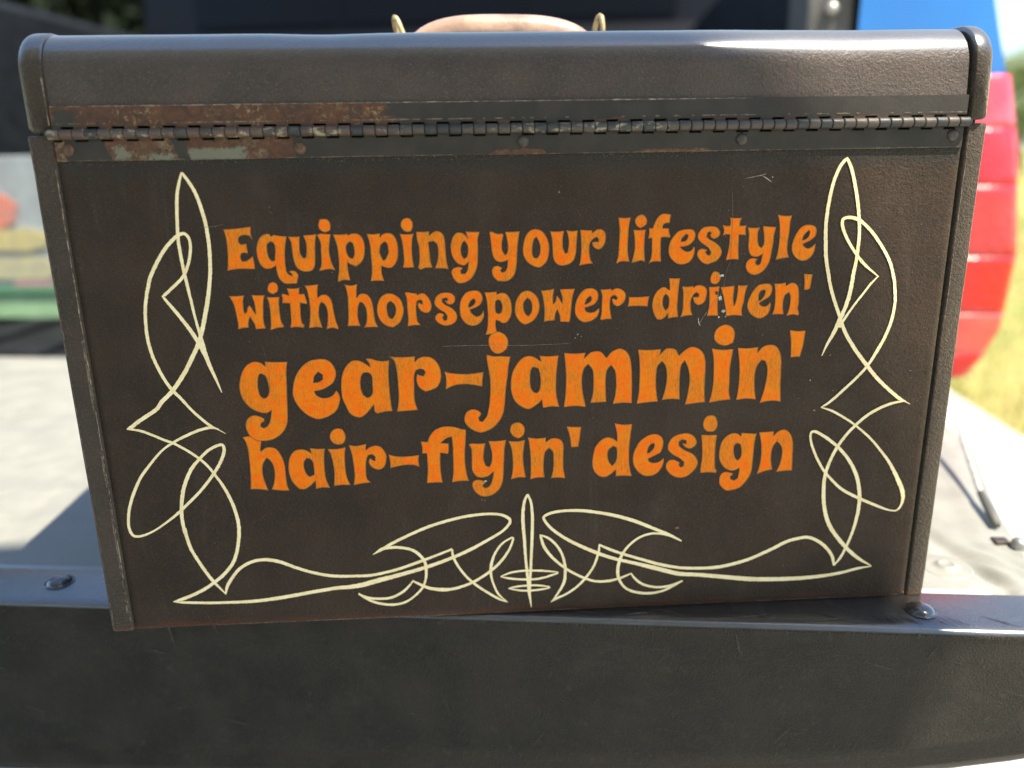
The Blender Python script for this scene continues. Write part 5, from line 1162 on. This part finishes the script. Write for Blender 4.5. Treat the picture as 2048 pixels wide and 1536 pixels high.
# grass tufts along the edge of the driveway and beyond
gm = [simple('grass_blade', (.20, .24, .05), .8), simple('dry_grass_blade', (.42, .34, .12), .8)]
bm = bmesh.new()
for i in range(9000):
    s = 1.60 + 5.0 * random.random() ** 1.6; t = random.uniform(1.2, 12)
    q = tw(s, t); h = random.uniform(.025, .07); w = .004 + .0006 * t; an = random.uniform(0, 3.14)
    dx, dy = math.cos(an) * w, math.sin(an) * w
    a = bm.verts.new((q.x - dx, q.y - dy, GZ - .03)); b = bm.verts.new((q.x + dx, q.y + dy, GZ - .03)); c = bm.verts.new((q.x + random.uniform(-.03, .03), q.y + random.uniform(-.03, .03), GZ - .03 + h))
    f = bm.faces.new((a, b, c)); f.material_index = random.random() < .55
o = obj('grass', bm, gm); o['kind'] = 'stuff'; o['label'] = 'sparse sun-bleached grass beside the driveway'; o['category'] = 'grass'
# trees far behind on the right
bark = simple('tree_bark', (.045, .036, .028), .9, 0, 10, .3)
leafm = [simple('leaf_green', (.10, .15, .025), .6), simple('leaf_light', (.17, .22, .04), .6), simple('leaf_dark', (.05, .085, .018), .6)]
leafd = [simple('shade_leaf', (.012, .019, .010), .8, Specular_IOR_Level=.1), simple('shade_leaf_deep', (.009, .014, .008), .8, Specular_IOR_Level=.1), simple('shade_leaf_soft', (.015, .022, .012), .8, Specular_IOR_Level=.1)]  # leaf greens with tree shade darkened into the colour
def tree(x, y, h, r, seed, label, nl=5200, dark=False):
    rnd = random.Random(seed)
    t = thing('broadleaf_tree', label, 'tree', (x, y, GZ - .03), 0, 'trees beyond the lawn')
    bm = bmesh.new(); tube(bm, [(0, 0, 0), (.05, .03, h * .25), (0, .1, h * .55)], [h * .035, h * .026, h * .012], 10)
    for k in range(6):
        a = rnd.uniform(0, 6.28); z0 = h * rnd.uniform(.25, .45)
        tube(bm, [(.03, .03, z0), (math.cos(a) * r * .35, math.sin(a) * r * .35, z0 + h * .15), (math.cos(a) * r * .7, math.sin(a) * r * .7, z0 + h * .25)], [h * .014, h * .009, h * .004], 7)
    obj('trunk', bm, bark, t, smooth=True)
    bm = bmesh.new()
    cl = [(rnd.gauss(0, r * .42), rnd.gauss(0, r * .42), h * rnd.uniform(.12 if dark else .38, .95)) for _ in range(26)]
    for i in range(nl):
        c = rnd.choice(cl); rr = r * .34
        p = Vector((c[0] + rnd.gauss(0, rr * .55), c[1] + rnd.gauss(0, rr * .55), c[2] + rnd.gauss(0, rr * .42)))
        s = rnd.uniform(.05, .12); u = Vector((rnd.uniform(-1, 1), rnd.uniform(-1, 1), rnd.uniform(-1, 1))).normalized(); v = u.orthogonal().normalized()
        f = bm.faces.new([bm.verts.new(p + u * s), bm.verts.new(p + v * s * .6), bm.verts.new(p - u * s), bm.verts.new(p - v * s * .6)]); f.material_index = rnd.choice((0, 0, 1, 1, 2))
    obj('crown', bm, leafd if dark else leafm, t)
tree(17.6, 26.0, 3.9, 2.3, 3, 'nearer bushy tree at the far edge of the lawn')
tree(23.0, 33.0, 4.6, 2.6, 5, 'taller tree right of the bushy one beyond the lawn')
tree(15.0, 33.5, 4.3, 2.4, 9, 'tree farthest left beyond the lawn, behind the truck corner')

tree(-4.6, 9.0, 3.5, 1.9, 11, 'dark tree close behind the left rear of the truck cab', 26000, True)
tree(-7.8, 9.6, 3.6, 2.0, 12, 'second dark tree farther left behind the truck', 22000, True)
# ================================================================= SUN BLOCKER (added unseen slab, shaped to shade the tailgate edge and case front)
blocker = thing('sunblocker', 'pale unseen carport standing in front of the tailgate and shading it', 'sunblocker', (0, -2.6, GZ), 0)
H = 1.93; dx, dy = .346 * H, -.336 * H
edge_pts = [(-3.2, .104), (-.32, .100), (-.22, .108), (-.04, .108), (.015, .092), (.05, .080), (.09, .063), (.125, .047), (.16, .033), (.19, .010), (.208, -.02), (.22, -.06), (.225, -.14), (.225, -.3), (.23, -5.2), (-3.2, -5.2)]  # outline shaped so its shade edge crosses the case front
bm = bmesh.new()
lo = [bm.verts.new((x + dx, y + dy + 2.6, H - GZ)) for x, y in edge_pts]; hi = [bm.verts.new((v.co.x, v.co.y, v.co.z + .008)) for v in lo]
bm.faces.new(lo); bm.faces.new(list(reversed(hi)))
for i in range(len(lo)):
    j = (i + 1) % len(lo); bm.faces.new((lo[i], lo[j], hi[j], hi[i]))
bmesh.ops.recalc_face_normals(bm, faces=bm.faces)
obj('sunblocker_slab', bm, simple('sunblocker_sheet', (.30, .30, .29), .6, 0, 5, .1), blocker)
for px_, py_ in ((-2.4, 1.2), (.75, -1.0), (-2.4, -2.8), (.75, -2.8)):
    bm = bmesh.new(); box(bm, px_ - .05, px_ + .05, py_ - .05, py_ + .05, 0, H - GZ, .004)
    obj('sunblocker_post', bm, simple('sunblocker_post_paint', (.35, .35, .34), .6), blocker)
